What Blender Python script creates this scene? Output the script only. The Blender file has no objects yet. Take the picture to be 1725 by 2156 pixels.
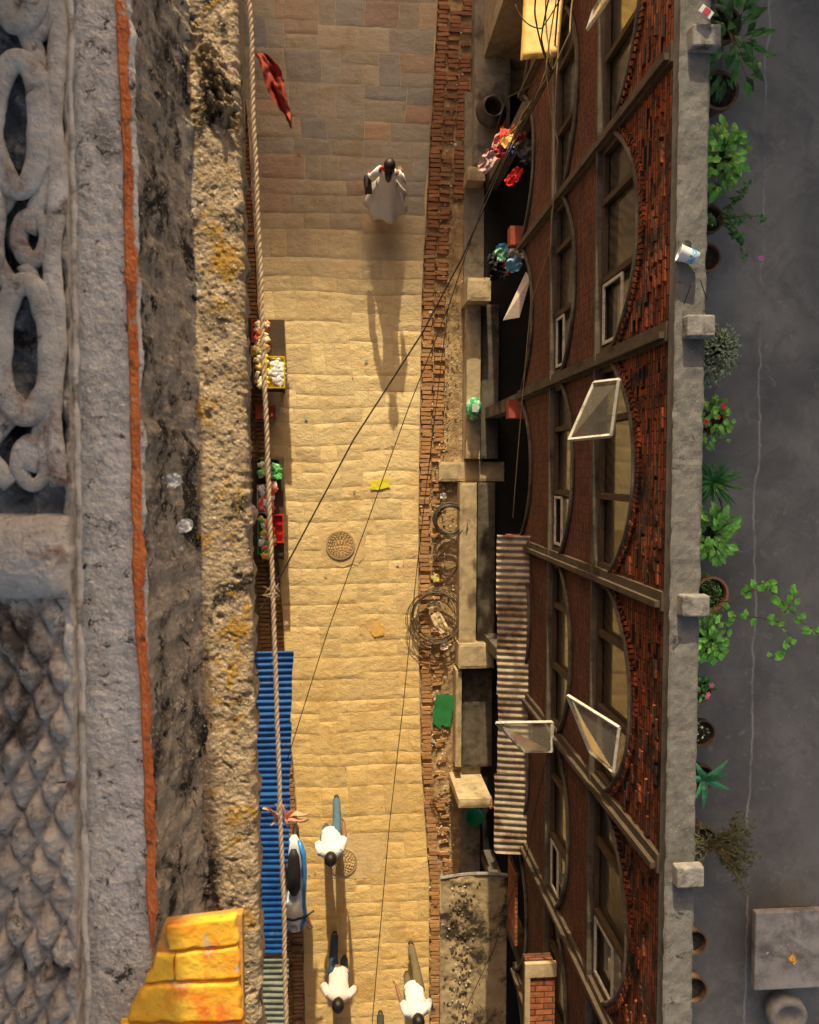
import bpy, math, random
import numpy as np
from mathutils import Vector, Matrix, noise
random.seed(7)
SC=bpy.context.scene
F=1700.0; H=15.0
_n=Vector((-137.5,83,-F)).normalized()
RQ=_n.rotation_difference(Vector((0,0,-1)))
def P(u,v,h=0.0):
    """image pixel coordinates + assumed height -> world position, unprojected through the camera"""
    d=RQ@Vector((u-862.5,1078-v,-F)); t=(h-H)/d.z
    return Vector((d.x*t,d.y*t,h))
R=random.uniform
# ------------------------------------------------------------ mesh builder
class MB:
    def __init__(s): s.v=[];s.f=[];s.m=[];s.t=[]
    def add(s,vs,fs,m=0,t=(1,1,1)):
        o=len(s.v); s.v+= [tuple(p) for p in vs]; s.f+=[tuple(i+o for i in f) for f in fs]
        s.m+=[m]*len(fs); s.t+=[t]*len(vs); return s
    def box(s,c,sz,rot=None,m=0,t=(1,1,1),tap=1.0):
        vs=[]
        for z in (-.5,.5):
            k=tap if z>0 else 1
            for x,y in ((-.5,-.5),(.5,-.5),(.5,.5),(-.5,.5)):
                p=Vector((x*sz[0]*k,y*sz[1]*k,z*sz[2]))
                if rot is not None: p=rot@p
                vs.append(p+Vector(c))
        return s.add(vs,[(3,2,1,0),(4,5,6,7),(0,1,5,4),(1,2,6,5),(2,3,7,6),(3,0,4,7)],m,t)
    def bx(s,x0,x1,y0,y1,z0,z1,m=0,t=(1,1,1)):
        return s.box(((x0+x1)/2,(y0+y1)/2,(z0+z1)/2),(x1-x0,y1-y0,z1-z0),None,m,t)
    def tube(s,pts,rad,n=6,m=0,t=(1,1,1),cap=True,closed=False,flat=1.0,upv=None):
        pts=[Vector(p) for p in pts]; N=len(pts)
        if not hasattr(rad,'__len__'): rad=[rad]*N
        vs=[];prev=None
        for i,p in enumerate(pts):
            if closed: d=pts[(i+1)%N]-pts[i-1]
            else: d=pts[min(i+1,N-1)]-pts[max(i-1,0)]
            if d.length<1e-9: d=Vector((0,0,1))
            d.normalize()
            if prev is None:
                a=Vector(upv) if upv else (Vector((0,0,1)) if abs(d.z)<.9 else Vector((1,0,0)))
            else: a=prev
            a=(a-d*a.dot(d)); 
            if a.length<1e-6: a=d.orthogonal()
            a.normalize(); b=d.cross(a); prev=a
            for k in range(n):
                w=2*math.pi*k/n
                vs.append(p+a*math.cos(w)*rad[i]*flat+b*math.sin(w)*rad[i])
        fs=[]
        for i in range(N if closed else N-1):
            j=(i+1)%N
            for k in range(n):
                fs.append((i*n+k,i*n+(k+1)%n,j*n+(k+1)%n,j*n+k))
        if cap and not closed:
            fs.append(tuple(range(n-1,-1,-1))); fs.append(tuple((N-1)*n+k for k in range(n)))
        return s.add(vs,fs,m,t)
    def loft(s,rings,m=0,t=(1,1,1),cap=True):
        n=len(rings[0]); vs=[p for r in rings for p in r]; fs=[]
        for i in range(len(rings)-1):
            for k in range(n): fs.append((i*n+k,i*n+(k+1)%n,(i+1)*n+(k+1)%n,(i+1)*n+k))
        if cap: fs.append(tuple(range(n-1,-1,-1))); fs.append(tuple((len(rings)-1)*n+k for k in range(n)))
        return s.add(vs,fs,m,t)
    def ell(s,prof,c=(0,0,0),n=16,m=0,t=(1,1,1),cap=True):
        rings=[]
        for q in prof:
            z,rx,ry=q[:3]; ox,oy=(q[3],q[4]) if len(q)>3 else (0,0)
            rings.append([Vector((c[0]+ox+rx*math.cos(2*math.pi*k/n),c[1]+oy+ry*math.sin(2*math.pi*k/n),c[2]+z)) for k in range(n)])
        return s.loft(rings,m,t,cap)
    def grid(s,fn,nu,nv,m=0,t=(1,1,1)):
        vs=[fn(i/nu,j/nv) for j in range(nv+1) for i in range(nu+1)]
        fs=[(j*(nu+1)+i,j*(nu+1)+i+1,(j+1)*(nu+1)+i+1,(j+1)*(nu+1)+i) for j in range(nv) for i in range(nu)]
        return s.add(vs,fs,m,t)
    def xf(s,M):
        s.v=[tuple(M@Vector(p)) for p in s.v]; return s
    def obj(s,name,mats,parent=None,smooth=False,**kw):
        me=bpy.data.meshes.new(name); me.from_pydata(s.v,[],s.f)
        if not isinstance(mats,(list,tuple)): mats=[mats]
        for mt in mats: me.materials.append(mt)
        me.polygons.foreach_set('material_index',s.m)
        at=me.color_attributes.new('tint','FLOAT_COLOR','POINT')
        at.data.foreach_set('color',np.array([(a[0],a[1],a[2],1) for a in s.t],dtype=np.float32).ravel())
        if smooth: me.polygons.foreach_set('use_smooth',[True]*len(s.f))
        me.update()
        return reg(bpy.data.objects.new(name,me),parent,**kw)
def reg(o,parent=None,label=None,category=None,group=None,kind=None):
    SC.collection.objects.link(o)
    if parent is not None:
        o.parent=parent; o.matrix_parent_inverse=Matrix.Translation(-parent.location)
    if label:o['label']=label
    if category:o['category']=category
    if group:o['group']=group
    if kind:o['kind']=kind
    return o
def empty(name,loc,label,category,group=None):
    e=bpy.data.objects.new(name,None); e.location=loc; e.empty_display_size=.1
    return reg(e,None,label,category,group)
# ------------------------------------------------------------ materials
def base(name):
    m=bpy.data.materials.new(name); m.use_nodes=True; nt=m.node_tree
    return m,nt,nt.nodes['Principled BSDF']
def NN(nt,t,**k):
    n=nt.nodes.new(t)
    for a,b in k.items(): setattr(n,a,b)
    return n
def c4(c): return (c[0],c[1],c[2],1)
def noise_n(nt,vec,scale,detail=5,rough=.6,dist=0):
    n=NN(nt,'ShaderNodeTexNoise'); n.inputs['Scale'].default_value=scale; n.inputs['Detail'].default_value=min(detail,5)
    n.inputs['Roughness'].default_value=rough; n.inputs['Distortion'].default_value=dist
    nt.links.new(vec,n.inputs['Vector']); return n.outputs['Fac']
def ramp(nt,fac,stops):
    r=NN(nt,'ShaderNodeValToRGB'); e=r.color_ramp.elements
    e[0].position=stops[0][0]; e[0].color=c4(stops[0][1]); e[1].position=stops[-1][0]; e[1].color=c4(stops[-1][1])
    for p,c in stops[1:-1]:
        x=e.new(p); x.color=c4(c)
    nt.links.new(fac,r.inputs['Fac']); return r.outputs['Color']
def mixc(nt,fac,a,b,mode='MIX'):
    m=NN(nt,'ShaderNodeMix',data_type='RGBA',blend_type=mode)
    if isinstance(fac,(int,float)): m.inputs[0].default_value=fac
    else: nt.links.new(fac,m.inputs[0])
    for i,x in ((6,a),(7,b)):
        if isinstance(x,tuple): m.inputs[i].default_value=c4(x)
        else: nt.links.new(x,m.inputs[i])
    return m.outputs[2]
def vecn(nt,stretch=(1,1,1)):
    tc=NN(nt,'ShaderNodeTexCoord'); mp=NN(nt,'ShaderNodeMapping'); mp.inputs['Scale'].default_value=stretch
    nt.links.new(tc.outputs['Object'],mp.inputs['Vector']); return mp.outputs['Vector']
def mk(name,c1,c2,scale=4,rough=.9,bump=.3,bscale=30,stain=None,sscale=1.5,sthr=(.5,.65),tint=False,metal=0,stretch=(1,1,1),coat=0,bd=.01,speck=None,stain2=None,s2scale=3,s2thr=(.55,.65),spscale=60,spthr=(.6,.68)):
    m,nt,b=base(name); v=vecn(nt,stretch)
    col=ramp(nt,noise_n(nt,v,scale,5,.65),[(.3,c1),(.7,c2)])
    if stain: col=mixc(nt,ramp(nt,noise_n(nt,v,sscale,5,.72,.3),[(sthr[0],(0,0,0)),(sthr[1],(1,1,1))]),col,stain)
    if stain2: col=mixc(nt,ramp(nt,noise_n(nt,v,s2scale,5,.78,.6),[(s2thr[0],(0,0,0)),(s2thr[1],(1,1,1))]),col,stain2)
    if speck: col=mixc(nt,ramp(nt,noise_n(nt,v,spscale,2,.6),[(spthr[0],(0,0,0)),(spthr[1],(1,1,1))]),col,speck)
    if tint:
        at=NN(nt,'ShaderNodeAttribute',attribute_name='tint'); col=mixc(nt,1.0,col,at.outputs['Color'],'MULTIPLY')
    nt.links.new(col,b.inputs['Base Color']); b.inputs['Roughness'].default_value=rough; b.inputs['Metallic'].default_value=metal
    if coat: b.inputs['Coat Weight'].default_value=coat
    if bump:
        bp=NN(nt,'ShaderNodeBump'); bp.inputs['Strength'].default_value=bump; bp.inputs['Distance'].default_value=bd
        nt.links.new(noise_n(nt,v,bscale,5,.7),bp.inputs['Height']); nt.links.new(bp.outputs['Normal'],b.inputs['Normal'])
    return m
_pc={}
def plain(c,rough=.6,metal=0,name=None):
    k=(c,rough,metal)
    if k not in _pc:
        d=tuple(x*.75 for x in c)
        _pc[k]=mk(name or 'paint_%d'%len(_pc),d,c,scale=14,rough=rough,bump=.15,bscale=60,metal=metal,bd=.003)
    return _pc[k]
def brickmat(name,c1,c2,mortar,stain,sthr,bw=.22,bh=.07,flat=False,bias=-.1,bd=.018):
    m,nt,b=base(name)
    tc=NN(nt,'ShaderNodeTexCoord'); sp=NN(nt,'ShaderNodeSeparateXYZ'); cb=NN(nt,'ShaderNodeCombineXYZ')
    nt.links.new(tc.outputs['Object'],sp.inputs[0]); 
    if flat:
        nt.links.new(sp.outputs['X'],cb.inputs['X']); nt.links.new(sp.outputs['Y'],cb.inputs['Y'])
    else:
        ad=NN(nt,'ShaderNodeMath',operation='ADD'); nt.links.new(sp.outputs['X'],ad.inputs[0]); nt.links.new(sp.outputs['Y'],ad.inputs[1])
        nt.links.new(ad.outputs[0],cb.inputs['X']); nt.links.new(sp.outputs['Z'],cb.inputs['Y'])
    wn=NN(nt,'ShaderNodeTexNoise'); wn.inputs['Scale'].default_value=3; nt.links.new(cb.outputs[0],wn.inputs['Vector'])
    vm=NN(nt,'ShaderNodeVectorMath',operation='MULTIPLY_ADD'); vm.inputs[1].default_value=(.03,.03,0); nt.links.new(wn.outputs['Color'],vm.inputs[0]); nt.links.new(cb.outputs[0],vm.inputs[2])
    bt=NN(nt,'ShaderNodeTexBrick'); bt.inputs['Scale'].default_value=1; bt.inputs['Brick Width'].default_value=bw; bt.inputs['Row Height'].default_value=bh
    bt.inputs['Mortar Size'].default_value=.007; bt.inputs['Mortar Smooth'].default_value=.25; bt.inputs['Bias'].default_value=bias
    bt.inputs['Color1'].default_value=c4(c1); bt.inputs['Color2'].default_value=c4(c2); bt.inputs['Mortar'].default_value=c4(mortar)
    nt.links.new(vm.outputs[0],bt.inputs['Vector'])
    ob=tc.outputs['Object']
    col=mixc(nt,ramp(nt,noise_n(nt,ob,2.2,5,.8,.4),[(sthr[0],(0,0,0)),(sthr[1],(1,1,1))]),bt.outputs['Color'],stain)
    col=mixc(nt,1.0,col,ramp(nt,noise_n(nt,ob,16,4,.7),[(.3,(.6,.55,.55)),(.7,(1.25,1.2,1.15))]),'MULTIPLY')
    nt.links.new(col,b.inputs['Base Color']); b.inputs['Roughness'].default_value=.93
    iv=NN(nt,'ShaderNodeMath',operation='SUBTRACT'); iv.inputs[0].default_value=1; nt.links.new(bt.outputs['Fac'],iv.inputs[1])
    gm=NN(nt,'ShaderNodeRGBToBW'); nt.links.new(bt.outputs['Color'],gm.inputs[0])
    n1=NN(nt,'ShaderNodeMath',operation='MULTIPLY_ADD'); nt.links.new(gm.outputs[0],n1.inputs[0]); n1.inputs[1].default_value=2.0; nt.links.new(iv.outputs[0],n1.inputs[2])
    n2=NN(nt,'ShaderNodeMath',operation='MULTIPLY_ADD'); nt.links.new(noise_n(nt,ob,40,4,.7),n2.inputs[0]); n2.inputs[1].default_value=.5; nt.links.new(n1.outputs[0],n2.inputs[2])
    bp=NN(nt,'ShaderNodeBump'); bp.inputs['Strength'].default_value=1; bp.inputs['Distance'].default_value=bd
    nt.links.new(n2.outputs[0],bp.inputs['Height']); nt.links.new(bp.outputs['Normal'],b.inputs['Normal'])
    return m

M_stone=mk('flagstone',(.86,.83,.79),(1.0,1.0,1.0),scale=3.2,rough=.88,bump=1,bscale=6,bd=.03,tint=True,stain=(.76,.63,.48),sscale=1.1,sthr=(.5,.75),stretch=(1,1.25,1),stain2=(.54,.40,.26),s2scale=5,s2thr=(.63,.78))
M_dust=mk('dusty_bed',(.54,.40,.22),(.80,.61,.35),scale=5,rough=1,bump=.6,bscale=30,bd=.01)
M_brickpav=mk('paving_brick',(.70,.66,.60),(1,1,1),scale=20,rough=.95,bump=.7,bscale=40,bd=.012,tint=True,stain=(.8,.66,.45),sscale=3,sthr=(.5,.75))
M_dirt=mk('packed_dirt',(.28,.18,.09),(.68,.48,.25),scale=6,rough=1,bump=.9,bscale=14,bd=.04,stain=(.12,.08,.05),sscale=1.6,sthr=(.55,.75))
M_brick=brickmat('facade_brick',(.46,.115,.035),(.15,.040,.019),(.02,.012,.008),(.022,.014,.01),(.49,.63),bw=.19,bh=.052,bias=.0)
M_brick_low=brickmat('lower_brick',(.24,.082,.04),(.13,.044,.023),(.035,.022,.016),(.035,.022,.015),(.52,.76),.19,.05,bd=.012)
M_brick_top=brickmat('coping_brick',(.50,.17,.07),(.28,.09,.045),(.08,.05,.03),(.08,.05,.03),(.56,.8),.2,.07,flat=True)
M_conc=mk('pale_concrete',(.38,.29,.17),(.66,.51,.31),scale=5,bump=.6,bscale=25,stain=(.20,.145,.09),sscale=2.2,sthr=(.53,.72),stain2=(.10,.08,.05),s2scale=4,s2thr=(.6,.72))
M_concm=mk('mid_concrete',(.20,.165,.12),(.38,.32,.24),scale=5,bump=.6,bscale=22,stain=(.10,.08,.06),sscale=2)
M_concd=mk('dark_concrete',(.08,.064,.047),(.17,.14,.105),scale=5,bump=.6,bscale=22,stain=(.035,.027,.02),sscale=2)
M_parapet=mk('parapet_concrete',(.145,.14,.13),(.23,.22,.205),scale=7,bump=.7,bscale=45,bd=.007,stain=(.08,.075,.07),sscale=2.0,sthr=(.48,.75),speck=(.42,.4,.37),spscale=90,spthr=(.65,.73),stain2=(.03,.026,.022),s2scale=6,s2thr=(.6,.69))  # albedo kept dark in place of shade falling on the parapet
M_post=mk('post_concrete',(.20,.19,.18),(.38,.36,.34),scale=11,bump=.8,bscale=40,bd=.008,stain=(.09,.08,.075),sscale=7,sthr=(.5,.66))
M_col=mk('brown_concrete',(.065,.043,.028),(.13,.092,.062),scale=6,bump=.5,bscale=40,bd=.006,stain=(.03,.022,.016),sscale=3,sthr=(.5,.7))
M_grey=mk('speckled_render',(.56,.55,.53),(.98,.97,.94),scale=14,rough=.95,bump=1,bscale=60,bd=.014,stain=(.32,.30,.27),sscale=6,sthr=(.56,.70),speck=(1,1,1),spscale=120,spthr=(.6,.66),stain2=(.06,.05,.04),s2scale=24,s2thr=(.57,.65))
M_crust=mk('mossy_stone',(.32,.23,.14),(.80,.61,.40),scale=16,rough=1,bump=1,bscale=70,bd=.02,stain=(.035,.028,.02),sscale=6,sthr=(.53,.62),stain2=(.55,.31,.05),s2scale=7,s2thr=(.54,.62),speck=(.95,.85,.7),spscale=110,spthr=(.62,.7))
M_crustd=mk('stained_stone',(.34,.28,.22),(.80,.70,.58),scale=16,rough=1,bump=1,bscale=70,bd=.02,stain=(.035,.03,.022),sscale=3.5,sthr=(.50,.60),stain2=(.03,.025,.02),s2scale=12,s2thr=(.56,.62),speck=(.95,.9,.82),spscale=110,spthr=(.62,.69))
M_carve=mk('carved_stone',(.42,.39,.35),(.88,.82,.74),scale=8,rough=.95,bump=1,bscale=45,bd=.014,stain=(.28,.18,.14),sscale=5,sthr=(.53,.66),stain2=(.12,.10,.085),s2scale=12,s2thr=(.56,.67))
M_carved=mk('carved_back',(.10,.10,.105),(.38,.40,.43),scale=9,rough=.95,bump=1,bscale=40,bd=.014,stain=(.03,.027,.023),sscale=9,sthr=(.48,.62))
M_scale=mk('weathered_lattice',(.34,.29,.25),(.76,.68,.60),scale=8,rough=.95,bump=1,bscale=40,bd=.010,stain=(.12,.095,.075),sscale=6,sthr=(.50,.64),stain2=(.05,.04,.03),s2scale=16,s2thr=(.56,.66))
M_orange=mk('orange_paint',(.55,.13,.035),(.85,.27,.08),scale=16,rough=.85,bump=.9,bscale=40,bd=.006,stain=(.22,.09,.04),sscale=14,sthr=(.57,.65),stain2=(.5,.45,.38),s2scale=22,s2thr=(.61,.66))
M_yellow=mk('yellow_paint',(.92,.42,.02),(1,.68,.07),scale=9,rough=.9,bump=.7,bscale=35,bd=.006,stain=(.90,.20,.02),sscale=5,sthr=(.48,.6),stain2=(.55,.47,.36),s2scale=10,s2thr=(.57,.64))
M_jute=mk('jute',(.36,.25,.15),(.68,.50,.32),scale=120,rough=.95,bump=.6,bscale=300,bd=.002)
M_blue=mk('blue_sheet',(.008,.07,.28),(.016,.14,.46),scale=5,rough=.5,bump=.2,bscale=30,stain=(.2,.2,.22),sscale=4,sthr=(.58,.85))
M_tin=mk('rusty_tin',(.30,.24,.17),(.54,.45,.33),scale=5,rough=.6,bump=.3,bscale=30,stain=(.18,.10,.055),sscale=3,sthr=(.47,.66),metal=.2)
M_greenp=mk('green_paint',(.03,.18,.09),(.12,.34,.17),scale=6,rough=.7,stain=(.3,.28,.16),sscale=3,sthr=(.52,.66))
M_white=mk('white_paint',(.50,.46,.39),(.76,.72,.64),scale=12,rough=.6,bump=.3,bscale=50,bd=.004,stain=(.28,.22,.16),sscale=9,sthr=(.54,.68))
M_wood=mk('brown_wood',(.045,.028,.017),(.11,.065,.037),scale=8,rough=.7,bump=.4,bscale=50,bd=.004,stretch=(1,1,6))
M_terra=mk('terracotta',(.14,.085,.06),(.28,.16,.10),scale=10,rough=.9,bump=.4,bscale=40,bd=.005,stain=(.06,.05,.04),sscale=5)
M_rim=mk('terracotta_rim',(.55,.24,.11),(.72,.36,.17),scale=10,rough=.9,bump=.4)
M_soil=mk('soil',(.02,.015,.01),(.06,.045,.03),scale=30,rough=1,bump=1,bscale=50)
M_rubber=mk('black_rubber',(.015,.014,.013),(.04,.035,.03),scale=20,rough=.6,bump=.2)
M_cable=mk('cable',(.02,.016,.012),(.06,.045,.03),scale=20,rough=.7,bump=0)
M_coil=mk('coil_pipe',(.035,.027,.02),(.10,.07,.045),scale=20,rough=.5,bump=.2)
M_red=mk('red_paint',(.30,.05,.03),(.42,.09,.05),scale=6,rough=.8,stain=(.12,.045,.03),sscale=3,sthr=(.5,.7))
M_black=mk('interior_shade',(.006,.005,.004),(.016,.012,.009),scale=4,rough=.9,bump=.2)  # near-black: interior shade painted into the rooms and shop floor
M_wall=mk('ochre_render',(.32,.24,.15),(.5,.38,.24),scale=3,rough=.95,bump=.5,bscale=25,stain=(.2,.14,.09),sscale=1.3)
def leafmat(name,a,b):
    return mk(name,a,b,scale=25,rough=.35,bump=.2,bscale=80,tint=True)
M_leaf=leafmat('leaf_bright',(.10,.46,.04),(.34,.78,.14)); M_leafd=leafmat('leaf_dark',(.03,.15,.03),(.08,.28,.06))
M_leafg=leafmat('leaf_grey',(.22,.34,.20),(.42,.54,.34)); M_leafo=leafmat('leaf_olive',(.08,.085,.035),(.18,.18,.08)); M_aloe=leafmat('leaf_aloe',(.04,.25,.11),(.10,.42,.2))
M_stem=plain((.16,.12,.055),.8)
def floor_mat():
    m,nt,b=base('terrace_screed'); v=vecn(nt)
    col=ramp(nt,noise_n(nt,v,.7,5,.62,.5),[(.3,(.115,.117,.12)),(.5,(.225,.222,.208)),(.72,(.36,.345,.31))])
    col=mixc(nt,ramp(nt,noise_n(nt,v,2.2,5,.75,.9),[(.48,(0,0,0)),(.72,(.75,.75,.75))]),col,(.12,.12,.118))
    col=mixc(nt,ramp(nt,noise_n(nt,v,7,5,.8,.8),[(.58,(0,0,0)),(.72,(.5,.5,.5))]),col,(.46,.45,.42))
    sp=NN(nt,'ShaderNodeSeparateXYZ'); nt.links.new(v,sp.inputs[0])
    cv=NN(nt,'ShaderNodeCombineXYZ'); nt.links.new(sp.outputs['Y'],cv.inputs['Y'])
    w=noise_n(nt,cv.outputs[0],1.1,5,.6)
    a=NN(nt,'ShaderNodeMath',operation='MULTIPLY_ADD'); nt.links.new(w,a.inputs[0]); a.inputs[1].default_value=.22; nt.links.new(sp.outputs['X'],a.inputs[2])
    s=NN(nt,'ShaderNodeMath',operation='SUBTRACT'); nt.links.new(a.outputs[0],s.inputs[0]); s.inputs[1].default_value=3.60+.11
    ab=NN(nt,'ShaderNodeMath',operation='ABSOLUTE'); nt.links.new(s.outputs[0],ab.inputs[0])
    lt=ramp(nt,ab.outputs[0],[(0,(.6,.6,.6)),(.014,(0,0,0))])
    gate=ramp(nt,noise_n(nt,v,1.6,4,.7),[(.40,(0,0,0)),(.56,(1,1,1))])
    lt=mixc(nt,1.0,lt,gate,'MULTIPLY')
    col=mixc(nt,lt,col,(.6,.6,.6))
    nt.links.new(col,b.inputs['Base Color']); b.inputs['Roughness'].default_value=.6
    bp=NN(nt,'ShaderNodeBump'); bp.inputs['Strength'].default_value=.45; bp.inputs['Distance'].default_value=.012
    nt.links.new(noise_n(nt,v,12,5,.75),bp.inputs['Height']); nt.links.new(bp.outputs['Normal'],b.inputs['Normal']); return m
M_floor=floor_mat()
def glass_mat(name,a,bb,s=18):
    m,nt,b=base(name); v=vecn(nt,(1,1,.6))
    w=NN(nt,'ShaderNodeTexWave'); w.inputs['Scale'].default_value=s*.5; w.inputs['Distortion'].default_value=6; w.inputs['Detail'].default_value=3; w.inputs['Detail Scale'].default_value=.7
    w.bands_direction='DIAGONAL'; nt.links.new(v,w.inputs['Vector'])
    col=ramp(nt,w.outputs['Fac'],[(0,a),(1,bb)])
    col=mixc(nt,ramp(nt,noise_n(nt,v,1.5,4),[(.38,(0,0,0)),(.62,(1,1,1))]),col,(.010,.008,.006))
    nt.links.new(col,b.inputs['Base Color']); b.inputs['Roughness'].default_value=.4
    b.inputs['Coat Weight'].default_value=1; b.inputs['Coat Roughness'].default_value=.05; return m
M_glass=glass_mat('curtained_glass',(.022,.016,.010),(.10,.072,.042),10)
def clear_mat():
    m,nt,b=base('sash_glass'); b.inputs['Base Color'].default_value=(.75,.72,.62,1); b.inputs['Roughness'].default_value=.08
    b.inputs['Transmission Weight'].default_value=.85; b.inputs['IOR'].default_value=1.1
    v=vecn(nt); nt.links.new(ramp(nt,noise_n(nt,v,6,5),[(.3,(.05,.05,.05)),(.7,(.35,.35,.35))]),b.inputs['Roughness']); return m
M_clear=clear_mat()
# ------------------------------------------------------------ ground + street
def fb(x,y,z=0,o=4): return noise.fractal((x,y,z),.9,2.1,o)
g=MB(); g.add([(-150,-150,-.06),(150,-150,-.06),(150,150,-.06),(-150,150,-.06)],[(0,1,2,3)]); g.obj('ground',M_dirt,kind='structure')
def lerpcurve(pts):
    ps=sorted([(q.y,q.x) for q in pts])
    def f(y):
        if y<=ps[0][0]: return ps[0][1]
        for (a,xa),(b,xb) in zip(ps,ps[1:]):
            if y<=b: return xa+(xb-xa)*(y-a)/(b-a)
        return ps[-1][1]
    return f
xr=lerpcurve([P(925,-60),P(905,300),P(888,620),P(882,1000),P(880,1300),P(886,1600),P(903,1850),P(903,2200)])
xl=lerpcurve([P(515,-60),P(540,350),P(560,700),P(585,1000),P(608,1300),P(636,1700),P(652,2000),P(655,2200)])
d=MB()
def df(a,b):
    x=-2.2+5.9*a; y=-12+24*b
    return (x,y,-.02+.02*fb(x*3,y*3,5))
d.grid(df,120,480); d.obj('pavement',M_dirt,smooth=True,kind='structure')
bd_=MB()
bd_.grid(lambda a,b:(xl(-11.5+22.5*b)-.1+(xr(-11.5+22.5*b)-xl(-11.5+22.5*b)+.1)*a,-11.5+22.5*b,.0355+.003*fb(a*12,b*90)),40,300)
bd_.obj('street_bed',M_dust,smooth=True,kind='structure')
s=MB()
cols=[(.36,.33,.28),(.30,.30,.29),(.42,.31,.24),(.42,.37,.29),(.40,.28,.22),(.28,.28,.285),(.33,.31,.26)]
cells=[]
def split(x0,x1,y0,y1):
    w,h=x1-x0,y1-y0
    if w*h<R(.16,.42) and w<1.0 and h<.62: cells.append((x0,x1,y0,y1)); return
    if h>.62 or (h>w*.85):
        k=R(.36,.64); split(x0,x1,y0,y0+h*k); split(x0,x1,y0+h*k,y1)
    elif w>.45:
        k=R(.33,.67); split(x0,x0+w*k,y0,y1); split(x0+w*k,x1,y0,y1)
    else: cells.append((x0,x1,y0,y1))
y=-11.5
while y<11:
    hh=R(.5,1.5); k=R(.35,.65)*3
    if hh>.7: split(0,k,y,y+hh); split(k,3.0,y,y+hh)
    else: split(0,3.0,y,y+hh)
    y+=hh
WN=3.0
for (x0,x1,y0,y1) in cells:
    cx=(x0+x1)/2; cy=(y0+y1)/2
    if cy>10.8: continue
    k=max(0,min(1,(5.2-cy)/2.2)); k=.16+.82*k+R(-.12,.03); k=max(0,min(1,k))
    g_=max(0,min(1,(cy+6)/7)); sunlit_dust=(1.0,.69+.09*g_,.28+.14*g_)  # dust tone with sunlight painted in, fading out towards the shaded upper street
    c=random.choice(cols); c=tuple(c[i]*(1-k)+sunlit_dust[i]*k for i in range(3)); q=R(.88,1.05); c=tuple(i*q for i in c)
    tx,ty=R(-.0035,.0035),R(-.005,.005); zo=R(-.001,.004)
    nx=max(4,int((x1-x0)/.045)); ny=max(4,int((y1-y0)/.045)); g1=R(.001,.004); se=R(0,99); ang=R(-.9,.9)
    ca,sa=math.cos(ang),math.sin(ang)
    def sf(a,b):
        ex=min(a,1-a)*(x1-x0); ey=min(b,1-b)*(y1-y0); e=min(ex,ey)
        px=x0+g1+(x1-x0-2*g1)*a; py=y0+g1+(y1-y0-2*g1)*b
        wx=px+.06*noise.noise((px*1.1,py*1.1,1))+.012*noise.noise((px*7,py*7,4)); wy=py+.07*noise.noise((px*.6,py*1.0,9))+.014*noise.noise((px*6,py*6,14))
        L=xl(wy)-.1; wd=xr(wy)-L
        X_=L+wx/WN*wd
        X_=min(X_,xr(wy)-.004)
        rx,ry=wx*ca-wy*sa,wx*sa+wy*ca
        rz=.005*noise.noise((rx*2+se,ry*6,se))+.0035*noise.noise((rx*7,ry*22,se+3))
        z=.0445+zo+tx*(a-.5)*2+ty*(b-.5)*2+rz
        if e<1e-6: z=.038
        return (X_,wy,z)
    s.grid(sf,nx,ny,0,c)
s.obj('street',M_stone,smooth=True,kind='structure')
b=MB()
def brick(cx,cy,lx,ly,z,rot,c,mb=b):
    mb.box((cx,cy,z-.03),(lx,ly,.075),Matrix.Rotation(rot,3,'Z')@Matrix.Rotation(R(-.05,.05),3,'Y')@Matrix.Rotation(R(-.06,.06),3,'X'),0,c,tap=.93)
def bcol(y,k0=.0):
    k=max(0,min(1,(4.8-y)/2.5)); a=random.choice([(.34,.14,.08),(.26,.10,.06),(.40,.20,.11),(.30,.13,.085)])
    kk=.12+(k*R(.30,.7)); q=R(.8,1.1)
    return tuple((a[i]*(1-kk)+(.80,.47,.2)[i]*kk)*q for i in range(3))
y=-11
while y<11:
    e=xr(y)
    if y>.6: ncol=3 if y>5 else 2
    else: ncol=1
    for c in range(ncol):
        if R(0,1)<(.05 if c==0 else .3): continue
        brick(e+.12+c*.225+R(-.02,.02),y+R(-.008,.008),.205*R(.85,1.05),.066,.031+R(-.006,.006),R(-.09,.09),bcol(y))
    if ncol==1 and R(0,1)<.45: brick(e+.34+R(-.03,.06),y,.18,.06,.02,R(-.25,.25),bcol(y))
    e2=xl(y)-.1
    for c in range(2):
        if R(0,1)<.1: continue
        brick(e2-.12-c*.22+R(-.012,.012),y+.01,.2,.062,.045+.03*c,R(-.06,.06),tuple(i*.8 for i in bcol(y)))
    y+=.078
b.obj('brick_kerb',M_brickpav,kind='structure')
rb=MB()
for i in range(1300):
    y=R(-11,8); x=xr(y)+abs(random.gauss(.42,.16)); 
    if R(0,1)<.08: x=R(xl(y),xr(y))
    z=.02 if x>xr(y) else .048
    q=R(.008,.035)*(1 if x>xr(y) else .45)
    rb.box((x,y,z+q*.3),(q*R(.8,1.8),q,q*.7),Matrix.Rotation(R(0,6),3,'Z')@Matrix.Rotation(R(-.4,.4),3,'X'),0,random.choice([(.6,.46,.3),(.4,.24,.15),(.85,.75,.6),(.3,.2,.13)]),tap=.6)
rb.obj('rubble',M_brickpav,kind='stuff',label='small brick chips and gravel along the gutter',category='rubble')
M_cast=mk('cast_concrete',(.40,.28,.15),(.58,.42,.23),scale=8,bump=.6)
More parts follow.
